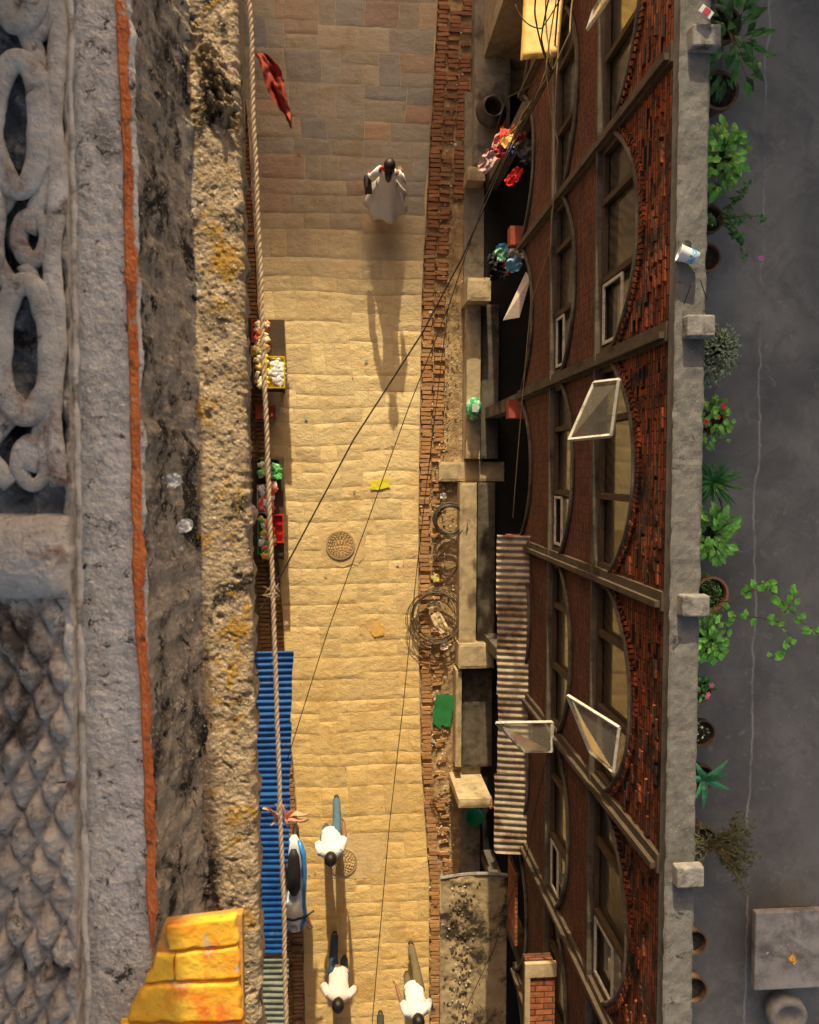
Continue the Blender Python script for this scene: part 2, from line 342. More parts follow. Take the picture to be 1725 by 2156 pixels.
def manhole(u,v):
    c=P(u,v,0); e=empty('manhole_cover',(c.x,c.y,.045),'round cast manhole cover with raised studs set in the paving','manhole cover','manhole covers in the street')
    m=MB(); m.ell([(-.02,.27,.27),(.022,.27,.27),(.022,.235,.235),(.004,.23,.23),(.004,.001,.001)],(c.x,c.y,.05),40)
    m.obj('cover',M_cast,e)
    k=MB()
    for r,n in ((.04,4),(.085,9),(.13,13),(.175,18),(.212,22)):
        for i in range(n):
            a=2*math.pi*i/n+r*20; k.box((c.x+r*math.cos(a),c.y+r*math.sin(a),.066),(.026,.038,.030),Matrix.Rotation(a,3,'Z'),0,(1,1,1),tap=.75)
    k.obj('studs',plain((.80,.58,.30),.9),e)
manhole(717,1147); manhole(722,1812)
for (u,v,w,h) in ((722,1150,.44,.38),(745,1800,.58,.46)):
    c=P(u,v,0); pt=MB(); n=28
    pt.add([(c.x,c.y,.0575)]+[(c.x+w*math.copysign(abs(math.cos(2*math.pi*i/n))**.6,math.cos(2*math.pi*i/n))*R(.86,1.04),c.y+h*math.copysign(abs(math.sin(2*math.pi*i/n))**.6,math.sin(2*math.pi*i/n))*R(.86,1.04),.049) for i in range(n)],[(0,1+i,1+(i+1)%n) for i in range(n)])
    pt.obj('paving_patch',mk('patch',(.68,.47,.23),(.90,.64,.32),scale=6,bump=.7,bscale=14,bd=.02),kind='structure')
# ------------------------------------------------------------ right building
XF=2.5
BY=[1.09+2.09*k for k in range(-6,4)]
bld=empty('brick_building',(XF,0,0),'brick building with arched window bays, concrete parapet and roof terrace','building')
wall=MB(); low=MB()
def arc(t,sp,rise): return sp+rise*(1-abs(2*t-1)**2.3)
def panel(mb,y0,y1,sp,rise,zt,x0,x1,N=20):
    vs=[]
    for i in range(N+1):
        t=i/N; yy=y0+(y1-y0)*t; zb=arc(t,sp,rise)
        vs+=[(x0,yy,zb),(x0,yy,zt),(x1,yy,zb),(x1,yy,zt)]
    fs=[]
    for i in range(N):
        a=4*i; c=a+4
        fs+=[(a,a+1,c+1,c),(a+2,c+2,c+3,a+3),(a+1,a+3,c+3,c+1),(a,c,c+2,a+2)]
    mb.add(vs,fs)
wins=[]
for y0,y1 in zip(BY,BY[1:]):
    a,c=y0+.075,y1-.075
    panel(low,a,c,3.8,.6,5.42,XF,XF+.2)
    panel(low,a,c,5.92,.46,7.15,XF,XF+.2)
    panel(wall,a,c,7.66,.60,8.93,XF,XF+.2)
    for i in range(46):
        sp,rs=7.66,.60
        t=(i+.5)/46; yy=a+(c-a)*t; z=arc(t,sp,rs); sl_=(arc(t+.01,sp,rs)-arc(t-.01,sp,rs))/(.02*(c-a))
        wall.box((XF-.006+R(-.006,.004),yy,z+.06),(.04,.034,.09),Matrix.Rotation(math.atan(sl_)*.7,3,'X'))
    for r_ in range(22):
        for j in range(9):
            yy=a+.12+j*.19+(.095 if r_%2 else 0)+R(-.01,.01)
            z=7.72+r_*.052
            if yy>c-.1 or z<arc((yy-a)/(c-a),7.66,.6)+.14 or z>8.88: continue
            if R(0,1)<.3: wall.box((XF+R(-.010,.002),yy,z),(.03,R(.14,.175),.038),None)
    for sp,rs in ((3.8,.6),(5.92,.46),(7.66,.60)):
        rim=MB(); rim.tube([(XF-.022,a+(c-a)*i/24,arc(i/24,sp,rs)-.012) for i in range(25)],.026,6); rim.obj('arch_rim',M_concd,bld,smooth=True)
    wins.append((a,c))
for z in (5.42,7.15):
    sill=MB(); sill.bx(XF-.05,XF+.09,BY[0],BY[-1],z,z+.045); sill.obj('string_course',M_concd,bld)
for y in BY:
    colm=MB()
    colm.bx(XF-.04,XF+.2,y-.075,y+.075,3.6,8.93)
    colm.bx(XF-.08,XF-.04,y-.05,y-.0,3.62,8.9)
    colm.obj('column',M_col,bld)
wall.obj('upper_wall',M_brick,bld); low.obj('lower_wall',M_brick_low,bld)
for bi,(a,c) in enumerate(wins):
    for zb,sp,rs in ((5.467,5.92,.46),(7.197,7.66,.60)):
        we=bpy.data.objects.new('window',None); we.location=(XF,(a+c)/2,zb); reg(we,bld)
        def child(mb,nm,mt):
            o=mb.obj(nm,mt); o.parent=we; o.matrix_parent_inverse=Matrix.Translation((-XF,-(a+c)/2,-zb)); return o
        gl=MB(); N=14; x=XF+.06
        vs=[];fs=[]
        for i in range(N+1):
            t=i/N; yy=a+(c-a)*t; vs+=[(x,yy,zb),(x,yy,arc(t,sp,rs)+.03)]
        for i in range(N): fs.append((2*i,2*i+2,2*i+3,2*i+1))
        gl.add(vs,fs); child(gl,'glass',M_glass)
        fr=MB(); wd=MB()
        ym=a+(c-a)*.36
        hgt=lambda yy: arc((yy-a)/(c-a),sp,rs)
        for yy in (a+.02,ym,c-.5,c-.02): wd.bx(XF+.0,XF+.055,yy-.028,yy+.028,zb,hgt(max(a+.001,min(c-.001,yy)))-.0)
        wd.bx(XF+.005,XF+.052,a,c,zb,zb+.05)
        child(wd,'frame',M_wood)
        if (zb<6 and bi in (1,3,5,6,8)) or (zb>6 and bi in (3,6)):
            z1=zb+(.38 if zb<6 else .60); 
            for yy in (a+.09,ym-.06): fr.bx(XF+.0,XF+.02,yy-.015,yy+.015,zb+.055,z1)
            fr.bx(XF+.0,XF+.02,a+.106,ym-.076,zb+.055,zb+.085); fr.bx(XF+.0,XF+.02,a+.106,ym-.076,z1-.03,z1)
            child(fr,'sash',M_white)
cap=MB(); 
def capf(a,bq):
    y=-11.5+17.9*bq; x=XF-.03+.235*a
    return (x+(.012*fb(y*6,0,2) if a in (0,1) else 0),y,9.08+.006*fb(x*12,y*12,3)-(.012 if a in(0,1) else 0))
cap.grid(capf,14,500); cap.bx(XF-.02,XF+.195,-11.5,6.4,8.93,9.064)
cap.obj('parapet_cap',M_parapet,bld,smooth=False)
for y in BY[:-1]:
    if y>5.5 or y<-6: continue
    p=MB(); p.box((XF+.135,y,9.12),(.225,.17,.10),Matrix.Rotation(R(-.04,.04),3,'Z'),0,(1,1,1),tap=.95)
    o=p.obj('parapet_post',M_post,bld); bv=o.modifiers.new('b','BEVEL'); bv.width=.014; bv.segments=2
inner=MB(); inner.bx(XF+.21,12,-11.5,6.4,8.0,8.16); 
ro=MB()
ro.add([(XF+.2,-11.5,8.2),(12,-11.5,8.2),(12,6.4,8.2),(XF+.2,6.4,8.2)],[(0,1,2,3)])
ro.obj('roof_terrace',M_floor,bld); inner.obj('roof_slab',M_concd,bld)
core=MB(); core.bx(XF+.21,12,-11.5,6.9,3.75,7.99); core.obj('rooms',M_black,bld)
core=MB(); core.bx(3.5,12,-11.5,6.9,0,3.74); core.obj('ground_floor_rooms',M_black,bld)
tw=MB(); tw.bx(2.5,12,7.4,9.5,0,14.6); tw.obj('roof_shade_block',M_wall,bld)  # unseen block added to shade the roof terrace and shop recess
for y in BY[::2]:
    pr=MB(); pr.bx(XF+.08,XF+.3,y-.1,y+.1,0,3.74); pr.obj('pier',M_concd,bld)
for y in (.98,3.5,-1.02):
    rd=MB(); rd.bx(2.42,3.3,y-.17,y+.1,3.0,3.2); rd.obj('shop_lintel',M_red,bld)
bw=MB(); bw.bx(2.56,3.5,-11,6.9,0,.12); bw.obj('shop_floor',M_black,bld)
bw=MB(); bw.bx(2.2,2.559,-11,6.9,0,.13); bw.obj('door_apron',M_concm,bld)
def thing_box(name,x0,x1,y0,y1,z0,z1,mat,label,cat,bev=.015):
    m=MB(); nx=max(2,int((x1-x0)/.05)); ny=max(2,int((y1-y0)/.05))
    m.bx(x0,x1,y0,y1,z0,z1-.012)
    def f(a,b):
        x=x0+(x1-x0)*a; y=y0+(y1-y0)*b; ed=(a in (0,1)) or (b in (0,1))
        return (x+(.012*noise.noise((x*9,y*9,1)) if ed else 0),y+(.012*noise.noise((x*9,y*9,5)) if ed else 0),z1+.006*fb(x*6,y*6,z1)-(.012 if ed else 0))
    m.grid(f,nx,ny)
    return m.obj(name,mat,None,label=label,category=cat)
def step(u0,u1,v0,v1,h,mat,label,z0=-.02,name='concrete_step',cat='step'):
    a=P(u0,(v0+v1)/2,h); c=P(u1,(v0+v1)/2,h)
    return thing_box(name,a.x,c.x,P(u0,v1,h).y,P(u0,v0,h).y,z0,h,mat,label,cat)
step(983,1012,640,965,.42,M_conc,'long pale concrete doorstep beside the brick gutter')
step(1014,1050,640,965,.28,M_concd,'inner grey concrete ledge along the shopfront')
step(985,1034,584,632,.8,M_conc,'square pale concrete pier block at the shopfront')
step(925,1062,972,1013,.15,M_conc,'pale concrete crossbeam spanning the gutter')
step(968,1003,1016,1352,.40,M_conc,'long narrow concrete doorstep by the gutter')
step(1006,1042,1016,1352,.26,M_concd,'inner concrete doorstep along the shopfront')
step(966,1040,1356,1408,.5,M_conc,'pale concrete crossbeam beside the coiled pipe')
step(960,972,1412,1615,.42,M_conc,'concrete trough edge beside the green mat')
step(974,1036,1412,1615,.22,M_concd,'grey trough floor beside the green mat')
step(966,1036,1684,1702,1.3,M_conc,'tall pale concrete pier with sunlit face',name='concrete_pier',cat='pier')
step(1000,1075,-80,345,.4,M_concm,'grey concrete platform carrying a dark water vessel')
step(985,1022,350,378,.55,M_conc,'small concrete block at the platform end')
a=P(928,1853,2.5); c=P(1068,1853,2.5); yb=P(928,2300,2.5).y
cn=empty('concrete_canopy',(a.x,a.y,2.4),'concrete shop canopy covered with soil and litter','canopy')
m=MB()
def cf(p,q):
    x=a.x+(c.x-a.x)*p; y=a.y+.05*math.sin(p*3)+(yb-a.y)*q; k=math.exp(-((p-.3)/.22)**2)
    return (x,y,2.5+.03*k*(1+fb(x*9,y*9))+.006*fb(x*20,y*20))
m.grid(cf,50,120); m.bx(a.x,c.x,yb,a.y,2.38,2.47)
m.obj('slab',mk('canopy_concrete',(.34,.25,.14),(.56,.42,.25),scale=4,bump=.6,stain=(.05,.033,.02),sscale=2.2,sthr=(.47,.60)),cn,smooth=True)
m=MB(); m.tube([(a.x+(c.x-a.x)*i/12,a.y+.03+.05*math.sin(i/12*3),2.5) for i in range(13)],.03,6); m.obj('lip',M_post,cn)
lt=MB()
for i in range(260):
    p=random.gauss(.3,.12); q=R(.02,.7); x,y,z=cf(p,q); sz=R(.01,.035)
    lt.box((x,y,z+.01),(sz*R(.6,1.5),sz,sz*.5),Matrix.Rotation(R(0,6),3,'Z')@Matrix.Rotation(R(-.5,.5),3,'X'),0,random.choice([(.7,.65,.55),(.3,.2,.12),(.12,.08,.05),(.2,.14,.09),(.1,.07,.05)]),tap=.7)
lt.obj('litter',M_brickpav,cn,)['kind']='stuff'
q=P(1106,2030,6.15)
bb=empty('brick_balcony',(q.x,q.y,5.2),'projecting brick box with pale concrete coping','balcony')
m=MB(); m.bx(q.x+.03,2.41,-9.5,q.y-.03,5.9,6.10); m.obj('wall',M_brick_low,bb)
m=MB(); m.bx(q.x+.065,2.41,-9.5,q.y-.17,6.102,6.135); m.obj('brick_top',M_brick_top,bb)
m=MB(); m.bx(q.x,2.42,q.y-.16,q.y,6.104,6.16); m.bx(q.x,q.x+.06,-9.5,q.y-.162,6.104,6.158); m.obj('coping',M_conc,bb)
m=MB(); q2=P(1085,1835,3.9); q3=P(1120,1990,3.9); m.bx(q2.x,2.46,q3.y,q2.y,3.4,3.9); m.obj('brick_lintel',M_brick_top,None,label='projecting brick lintel over the shop entrance',category='lintel')
def corr(name,A,B,C,D,mat,label,pitch=.095,amp=.014,cat='awning'):
    A,B,C,D=map(Vector,(A,B,C,D)); L=(C-A).length; nv=int(L/pitch*8)
    m=MB()
    def f(p,q):
        a1=A.lerp(C,q); b1=B.lerp(D,q); w=a1.lerp(b1,p); sag=.02*noise.noise((w.x*2,w.y*2,1))
        seam=.008 if (L*q/1.1)%1<.08 else 0
        return (w.x+(.02*noise.noise((w.y*3,1,1))+.02*(int(L*q/1.1)%3) if p==1 else 0),w.y,w.z+amp*math.sin(2*math.pi*L*q/pitch)+sag+seam)
    m.grid(f,4,nv)
    return m.obj(name,mat,None,smooth=True,label=label,category=cat)
corr('corrugated_awning',P(1116,1128,4.28),P(1046,1126,4.0),P(1116,1800,4.28),P(1040,1795,4.0),M_tin,'long rusty corrugated tin awning over the shopfront',.088)
corr('corrugated_awning',P(525,1372,2.75),P(618,1370,2.55),P(535,2010,2.75),P(594,2010,2.55),M_blue,'long blue corrugated metal awning over a stall')
corr('corrugated_awning',P(530,2018,2.7),P(608,2018,2.5),P(530,2330,2.7),P(606,2330,2.5),mk('greygreen_sheet',(.16,.2,.15),(.38,.4,.32),scale=5,rough=.6,bump=.2),'grey-green corrugated metal awning')
def sash(cor,mat,name,label,t=.032,gl=True):
    c=[P(*k) for k in cor]; cen=sum(c,Vector())/4
    e=empty(name,cen,label,'window sash')
    m=MB()
    for i in range(4):
        m.tube([c[i],c[(i+1)%4]],t/2*1.25,4)
    m.obj('frame',mat,e)
    if gl:
        g=MB(); g.add(c,[(0,1,2,3)]); g.obj('pane',M_clear,e)
sash([(1304,800,8.05),(1252,806,7.45),(1199,926,7.4),(1288,917,7.95)],M_white,'open_window_sash','white framed window sash swung open over the street')
sash([(1196,1465,7.35),(1305,1533,8.0),(1293,1626,7.95),(1243,1583,7.4)],M_white,'open_window_sash','white framed window sash swung wide open')
sash([(1045,1522,5.45),(1163,1520,5.85),(1163,1582,5.85),(1104,1583,5.4)],M_white,'open_window_sash','white framed first floor sash projecting above the tin awning')
sash([(1238,62,7.35),(1252,20,7.4),(1300,-60,8.0),(1288,-10,7.95)],M_white,'open_window_sash','white framed sash opened from an upper bay')
m=MB(); cc=[P(1060,674,3.6),P(1094,668,3.7),P(1118,585,3.85),P(1108,572,3.6)]
m.add(cc+[k-Vector((0,0,.03)) for k in cc],[(0,1,2,3),(7,6,5,4),(0,4,5,1),(1,5,6,2),(2,6,7,3),(3,7,4,0)]); m.obj('wooden_shutter',mk('pale_board',(.55,.42,.34),(.75,.62,.5),scale=8,stretch=(1,6,1)),None,label='pale wooden shutter propped open over the shop',category='shutter')
cc=[P(1108,-60,6.2),P(1192,-60,6.3),P(1193,85,6.7),P(1168,128,6.75),P(1098,122,6.6)]
m=MB(); 
def yf(p,q):
    w=cc[0].lerp(cc[1],p).lerp(cc[4].lerp(cc[3].lerp(cc[2],.3),p),q); return (w.x,w.y,w.z+.012*fb(w.x*7,w.y*7)-(.05 if p in(0,1) or q==1 else 0))
m.grid(yf,24,28); m.obj('tilted_signboard',mk('yellow_sheet',(.50,.30,.05),(.74,.48,.11),scale=6,rough=.6,stain=(.30,.16,.05),sscale=5,sthr=(.5,.68)),None,smooth=True,label='dented ochre painted metal signboard laid back to catch sun, with trailing cables',category='canopy')  # taken for a signboard, shaped as an upward-facing sheet so the sun lights it
# ------------------------------------------------------------ cables
def cable(pts,r,label,sag=0,mat=M_cable,n=10):
    w=[P(*p) for p in pts]; out=[]
    for i in range(len(w)-1):
        for k in range(n):
            t=k/n; p=w[i].lerp(w[i+1],t); p.z-=sag*4*t*(1-t); out.append(p)
    out.append(w[-1]); m=MB(); m.tube(out,r,5); m.obj('overhead_cable',mat,None,smooth=True,label=label,category='cable',group='overhead cables')
M_cablet=plain((.5,.36,.18),.7)
cable([(1180,-40,6.9),(1165,150,6.6),(1062,340,6.2),(972,545,5.8),(890,700,5.5),(745,925,5.2),(598,1200,4.9),(545,1290,4.8)],.010,'black cable strung across the street',.02)
cable([(1150,150,6.5),(1020,420,6),(945,645,5.6),(860,860,5.3),(770,1110,5.1),(690,1330,5.0),(605,1600,4.9)],.006,'thin black cable strung across the street',.02)
cable([(945,640,5.6),(918,860,5.4),(880,1180,5.2),(850,1480,5.1),(820,1740,5),(780,2200,4.9)],.0055,'thin dark cable running along the street',.02)
cable([(1190,-40,7),(1172,160,6.8),(1166,420,6.4),(1160,520,6.2),(1118,640,5.6),(1080,1090,4.5)],.007,'brown cable hanging along the brick facade',.03,M_cablet)
cable([(1130,-20,7.2),(1128,40,7),(1160,150,6.9),(1085,290,5.2)],.009,'loose black cable looped at the signboard',.05)
cable([(1085,10,6.8),(1140,60,7.1),(1190,-20,7.1)],.007,'drooping black cable on the signboard',.1)
cable([(1060,340,5),(1100,240,5.8),(1168,140,6.9),(1200,70,7.2),(1210,-30,7.2)],.008,'bundle cable from the shopfront',.04,M_cablet)
cable([(1150,-20,7.1),(1162,120,7),(1120,230,6),(1062,290,5)],.008,'slack cable above the clothes',.1,M_cablet)
cable([(1175,-20,7.3),(1150,145,7),(1175,300,6.6),(1168,420,6.3)],.007,'brown cable draped down the facade',.05,M_cablet)
cable([(1160,-20,7.4),(1140,80,7.1),(1165,150,6.9),(1068,205,5),(1030,320,3)],.008,'black cable knotted near the signboard',.05)
cable([(1113,1130,4.5),(1145,1490,4.8),(1205,1590,5.2),(1300,1800,6)],.006,'thin cable across the facade',.03)
cable([(1300,1290,7.2),(1230,1420,6.5),(1160,1560,5.8),(1110,1800,4.8),(1040,2000,3.2),(960,2180,2.8)],.0055,'thin cable falling to the canopy',.05)
def coil(u,v,r,n,tr,label,mat,jit=.02,z=.06,lo=.8):
    c=P(u,v,z); m=MB()
    for i in range(n):
        a0=R(0,6); rr=r*R(lo,1.06); ox,oy=R(-jit,jit),R(-jit,jit); ti=R(-.1,.1); tj=R(-.1,.1); el=R(-.05,.05)
        m.tube([(c.x+ox+rr*(1+el)*math.cos(t)*(1+.04*math.sin(2*t+a0)),c.y+oy+rr*math.sin(t),z+.012*i+ti*math.cos(t)*rr+tj*math.sin(t)*rr+.05) for t in [2*math.pi*k/40 for k in range(40)]],tr,6,closed=True)
    m.obj('coiled_pipe',mat,None,smooth=True,label=label,category='coil',group='coils of pipe in the gutter')
coil(945,1093,.29,12,.010,'coil of dark plastic pipe lying in the brick gutter',M_coil,.02,.2,.84)
coil(918,1295,.49,10,.008,'large loose coil of brown pipe lying over rubble',plain((.14,.10,.06),.5),.045,.08,.8)
coil(935,1655,.24,5,.006,'small tangle of reddish pipe against the step',plain((.5,.26,.14),.6),.06,.12,.5)
m=MB(); m.tube([P(985,1100,.45),P(975,1170,.3),P(955,1210,.1)],.012,6); m.obj('loose_pipe',M_coil,None,smooth=True,label='short loose end of dark plastic pipe',category='pipe')
def crumple(u,v,h,w,l,name,label,cat,mat,rot=0,amp=.03,n=10,seed=0,round_=0,tilt=(0,0)):
    c=P(u,v,h); m=MB(); Rm=Matrix.Rotation(rot,3,'Z')@Matrix.Rotation(tilt[0],3,'X')@Matrix.Rotation(tilt[1],3,'Y')
    def f(a,b):
        x=(a-.5)*w; y=(b-.5)*l
        if round_:
            k=1-round_*(2*a-1)**2*(2*b-1)**2; x*=k;y*=k
        x+=.14*w*noise.noise((a*4,b*4,seed)); y+=.14*l*noise.noise((a*4,b*4,seed+9))
        z=amp*noise.fractal((a*3,b*3,seed+3),.8,2.2,4)
        return Vector(c)+Rm@Vector((x,y,z))+Vector((0,0,amp))
    m.grid(f,n,n); return m.obj(name,mat,None,smooth=True,label=label,category=cat)
crumple(925,1310,.16,.22,.42,'cement_sack','crumpled tan sack inside the pipe coil','sack',plain((.85,.64,.38),.9),.5,.05,12,3,.2)
crumple(912,1270,.12,.25,.15,'cardboard_sheet','torn cardboard among rubble','cardboard',plain((.62,.47,.28),.9),.2,.03,8,5)
crumple(935,1360,.12,.16,.14,'plastic_bag','small pale crumpled plastic bag','plastic bag',plain((.9,.72,.64),.5),.2,.06,12,8,.3)
crumple(917,1217,.08,.12,.14,'paper_scrap','yellow paper scrap in the gutter','paper',plain((.9,.75,.25),.8),.4,.02,6,9)
crumple(800,1020,.06,.36,.17,'paper_sheet','flat yellow paper sheet lying on the paving','paper',plain((1,.88,.04),.7),.15,.006,8,1)
crumple(795,1325,.055,.28,.28,'paper_scrap','faded orange patch of paper on the paving','paper',plain((1,.58,.16),.9),.15,.004,8,2,.35)
crumple(933,1045,.06,.12,.12,'plastic_bag','white plastic scrap near the pipe coil','plastic bag',plain((.8,.77,.7),.5),.2,.04,10,11,.3)
crumple(933,1495,.05,.36,.62,'door_mat','green woven mat lying in the gutter','mat',mk('green_mat',(.012,.15,.04),(.04,.30,.08),scale=60,rough=.9,bump=1,bscale=90),-.12,.010,14,4)
for i in range(34):
    u=R(620,870) if i<12 else R(905,960); v=R(300,2100); cl=random.choice([(.85,.8,.72),(.65,.55,.33),(.75,.2,.1),(.5,.6,.7)])
    sz=R(.02,.06)
    crumple(u,v,.05,sz,sz*R(.6,1.2),'litter_scrap','small scrap of litter on the street','litter',plain(cl,.8),R(0,3),.015,4,i+20)['group']='litter scraps on the street'
c=P(995,862,.42); e=empty('plastic_carrier_bag',c,'green and white plastic bag standing on the doorstep','bag')
m=MB(); m.ell([(0,.13,.18),(.12,.14,.21),(.24,.12,.19,.01,.01),(.30,.07,.14,.02,.0),(.33,.02,.07,.03,0)],c,14); m.v=[(x+.02*noise.noise((x*20,y*20,z*20)),y+.02*noise.noise((x*20,y*20,z*20+5)),z) for x,y,z in m.v]
m.obj('bag',mk('bag_green',(.01,.36,.13),(.03,.55,.2),scale=7,rough=.4,stain=(.85,.9,.85),sscale=9,sthr=(.52,.56)),e,smooth=True)
m=MB(); m.box((c.x+.0,c.y+.0,c.z+.335),(.12,.14,.012),Matrix.Rotation(.3,3,'Y')); m.obj('label_patch',plain((.8,.85,.8),.5),e)
c=P(998,1714,.3); m=MB(); m.ell([(0,.09,.09),(.12,.17,.17),(.13,.18,.18),(.115,.155,.155),(.02,.085,.085),(.02,.001,.001)],c,28,cap=False)
m.obj('wash_basin',plain((.02,.6,.34),.35),None,smooth=True,label='round green plastic basin beside the pier',category='basin')
m=MB(); c=P(1030,1675,.3); m.tube([c,c+Vector((.05,-.2,.1))],[.05,.05],12); m.obj('clay_pipe',M_rim,None,label='short terracotta pipe leaning by the pier',category='pipe')
c=P(1030,248,.4); m=MB(); m.ell([(0,.12,.12),(.1,.22,.22),(.22,.28,.28),(.34,.24,.24),(.42,.16,.16),(.47,.18,.18),(.48,.19,.19),(.475,.16,.16),(.42,.135,.135),(.2,.2,.2),(.1,.001,.001)],c,36,cap=False)
m.obj('water_vessel',mk('dark_clay',(.06,.048,.04),(.13,.10,.08),scale=8,rough=.35),None,smooth=True,label='round dark clay water vessel with an open mouth',category='pot')
gc=[(1045,305,(.8,.35,.32)),(1062,292,(.85,.1,.05)),(1080,285,(.9,.25,.08)),(1088,300,(.85,.8,.75)),(1062,318,(.8,.62,.55)),(1080,315,(.06,.08,.35)),(1030,335,(.8,.3,.32)),(1100,312,(.12,.1,.09)),(1108,335,(.2,.18,.16)),(1050,325,(.6,.08,.08)),(1080,375,(.7,.03,.02)),(1070,300,(.9,.6,.2)),(1024,345,(.75,.5,.48)),(1092,290,(.9,.15,.1))]
for i,(u,v,cl) in enumerate(gc):
    crumple(u,v,2.6+.03*i,R(.14,.24),R(.24,.38),'hanging_garment','coloured garment hung out at the shopfront','clothing',plain(cl,.9) if i not in(7,8) else mk('patterned_cloth',(.03,.03,.03),(.6,.57,.5),scale=40,rough=.9),R(-1.2,-.2),.07,16,i*3,.25,(R(-.6,.6),R(-.6,.6)))['group']='garments at the shopfront'
gc=[(1045,560,(.02,.018,.015)),(1055,545,(.03,.02,.02)),(1058,532,(.1,.45,.65)),(1070,548,(.9,.3,.2)),(1066,568,(.85,.15,.08)),(1078,530,(.85,.82,.75)),(1092,540,(.6,.5,.4)),(1052,575,(.02,.02,.02)),(1050,540,(.3,.6,.4)),(1080,560,(.3,.6,.8)),(1035,550,(.03,.03,.03)),(1045,580,(.02,.02,.02))]
for i,(u,v,cl) in enumerate(gc):
    crumple(u,v,2.2+.04*i,R(.16,.28),R(.16,.24),'hanging_garment','garment from a heap of dark and bright clothes','clothing',plain(cl,.9),R(-.8,.8),.07,14,i*5+40,.3,(R(-.6,.6),R(-.6,.6)))['group']='garments at the shopfront'
# ------------------------------------------------------------ left building (own building)
tb=empty('temple_building',(-1.7,0,0),'old temple building with carved stone rail and mossy cornice','building')
m=MB(); m.bx(-9,-1.75,-12,2.5,0,12.0); m.obj('wall',M_wall,tb)
m=MB(); m.bx(-9,-1.75,2.51,9,0,3.0); m.obj('shop_wing',M_wall,tb)
m=MB(); m.bx(-9,-.42,-3.6,2.6,12.02,12.40); m.obj('eaves_slab',M_concd,tb)
m=MB(); m.bx(-5,-.55,1.75,3.0,12.0,16.5); m.obj('ledge_shade_block',M_wall,tb)  # unseen mass added north of the ledge to shade its left side
gf=MB(); A=P(505,100,3.1); B=P(532,1340,3.1)
gf.add([A+Vector((-.5,0,0)),A,B,B+Vector((-.5,0,0)),A+Vector((-.5,0,-.3)),A+Vector((0,0,-.3)),B+Vector((0,0,-.3)),B+Vector((-.5,0,-.3))],[(0,3,2,1),(1,2,6,5),(0,1,5,4),(2,3,7,6)])
gf.obj('shop_fascia',M_greenp,tb)
V0,V1=-260,2420
def strip(name,uLt,uRt,uLb,uRb,z,mat,nu,nv,disp,skirt=.3,parent=tb,smooth=True,matf=None,srows=0,smat=0):
    a=P(uLt,V0,z);b_=P(uRt,V0,z);c=P(uLb,V1,z);d_=P(uRb,V1,z)
    m=MB()
    def f(p,q):
        w=a.lerp(b_,p).lerp(c.lerp(d_,p),q)
        dx,dz=disp(p,q,w)
        return (w.x+dx,w.y,z+dz)
    m.grid(f,nu,nv)
    if matf:
        for j in range(nv):
            for i in range(nu): m.m[j*nu+i]=matf(i/nu,j/nv)
    ring=[m.v[j*(nu+1)+nu] for j in range(nv+1)]
    sr=max(1,srows); vs=[]
    for r_ in range(sr+1):
        t=r_/sr
        for x,y,zz in ring:
            k=0 if r_==0 else 1
            vs.append((x-.02*t+.05*t*t*srows/20+k*.014*noise.fractal((y*16,zz*9+t*7,5),.7,2.1,4),y,zz-skirt*t))
    n1=nv+1
    m.add(vs,[(r_*n1+j,(r_+1)*n1+j,(r_+1)*n1+j+1,r_*n1+j+1) for r_ in range(sr) for j in range(nv)],smat)
    return m.obj(name,mat,parent,smooth=smooth)
def crust(p,q,w):
    x,y=w.x,w.y
    n1=noise.fractal((x*14,y*14,0),.7,2.1,5); n2=noise.fractal((x*60,y*60,4),.6,2.1,4); cl=noise.noise((x*7+3,y*3.6,8))
    dz=.0045*n1+.0028*n2
    if cl>.22 and p>.35: dz+=.06*(cl-.22)*(1+2.2*noise.fractal((x*40,y*40,2),.7,2.2,4))*min(1,(p-.35)*6)
    e=max(0,(p-.95)/.05); dz-=.02*e*e
    pit=noise.noise((x*34,y*34,21)); 
    if pit>.42: dz-=.03*(pit-.42)
    dx=.010*noise.fractal((y*12,3,0),.7,2,5)*max(0,(p-.8)/.2)
    return dx,dz
strip('cornice',262,494,318,556,12.6,[M_crust,M_crustd],170,1300,crust,.25,matf=lambda p,q:1 if p<.52+.16*noise.fractal((q*18,p*6,3),.8,2,4) else 0)
def greyd(p,q,w):
    x,y=w.x,w.y; n1=noise.fractal((x*40,y*40,2),.7,2.1,5); e=max(0,(p-.93)/.07)
    return .012*noise.fractal((y*9,1,0),.8,2,4)*p,.003*n1-.015*e*e
strip('parapet',120,272,178,334,13.1,[M_grey,M_crustd],80,1000,greyd,.5,srows=22,smat=1)
def bandc(v):
    pts=[(-300,258),(0,255),(150,263),(430,272),(800,284),(1000,288),(1300,296),(1500,309),(1800,320),(1990,322)]
    for (a,ua),(c,uc) in zip(pts,pts[1:]):
        if v<=c: return ua+(uc-ua)*(v-a)/(c-a)
    return 322
m=MB(); n=600; K=8; vs=[]
for i in range(n+1):
    v=-250+2255*i/n; cu=bandc(v)-1+4*noise.noise((v*.01,0,0)); w=(11+5*noise.noise((v*.008,5,0)))*(1 if v<1900 else max(.1,(2010-v)/110))
    wl=w*(1+.25*noise.fractal((v*.04,1,0),.8,2,4)); wr=w*(1+.4*noise.fractal((v*.04,8,0),.8,2,4))
    for k in range(K+1):
        t=k/K*2-1; p=P(cu+(wl if t<0 else wr)*t,v,13.112+.0025*noise.fractal((v*.09,k*.5,3),.8,2,3)-(.006 if abs(t)==1 else 0)); vs.append(p)
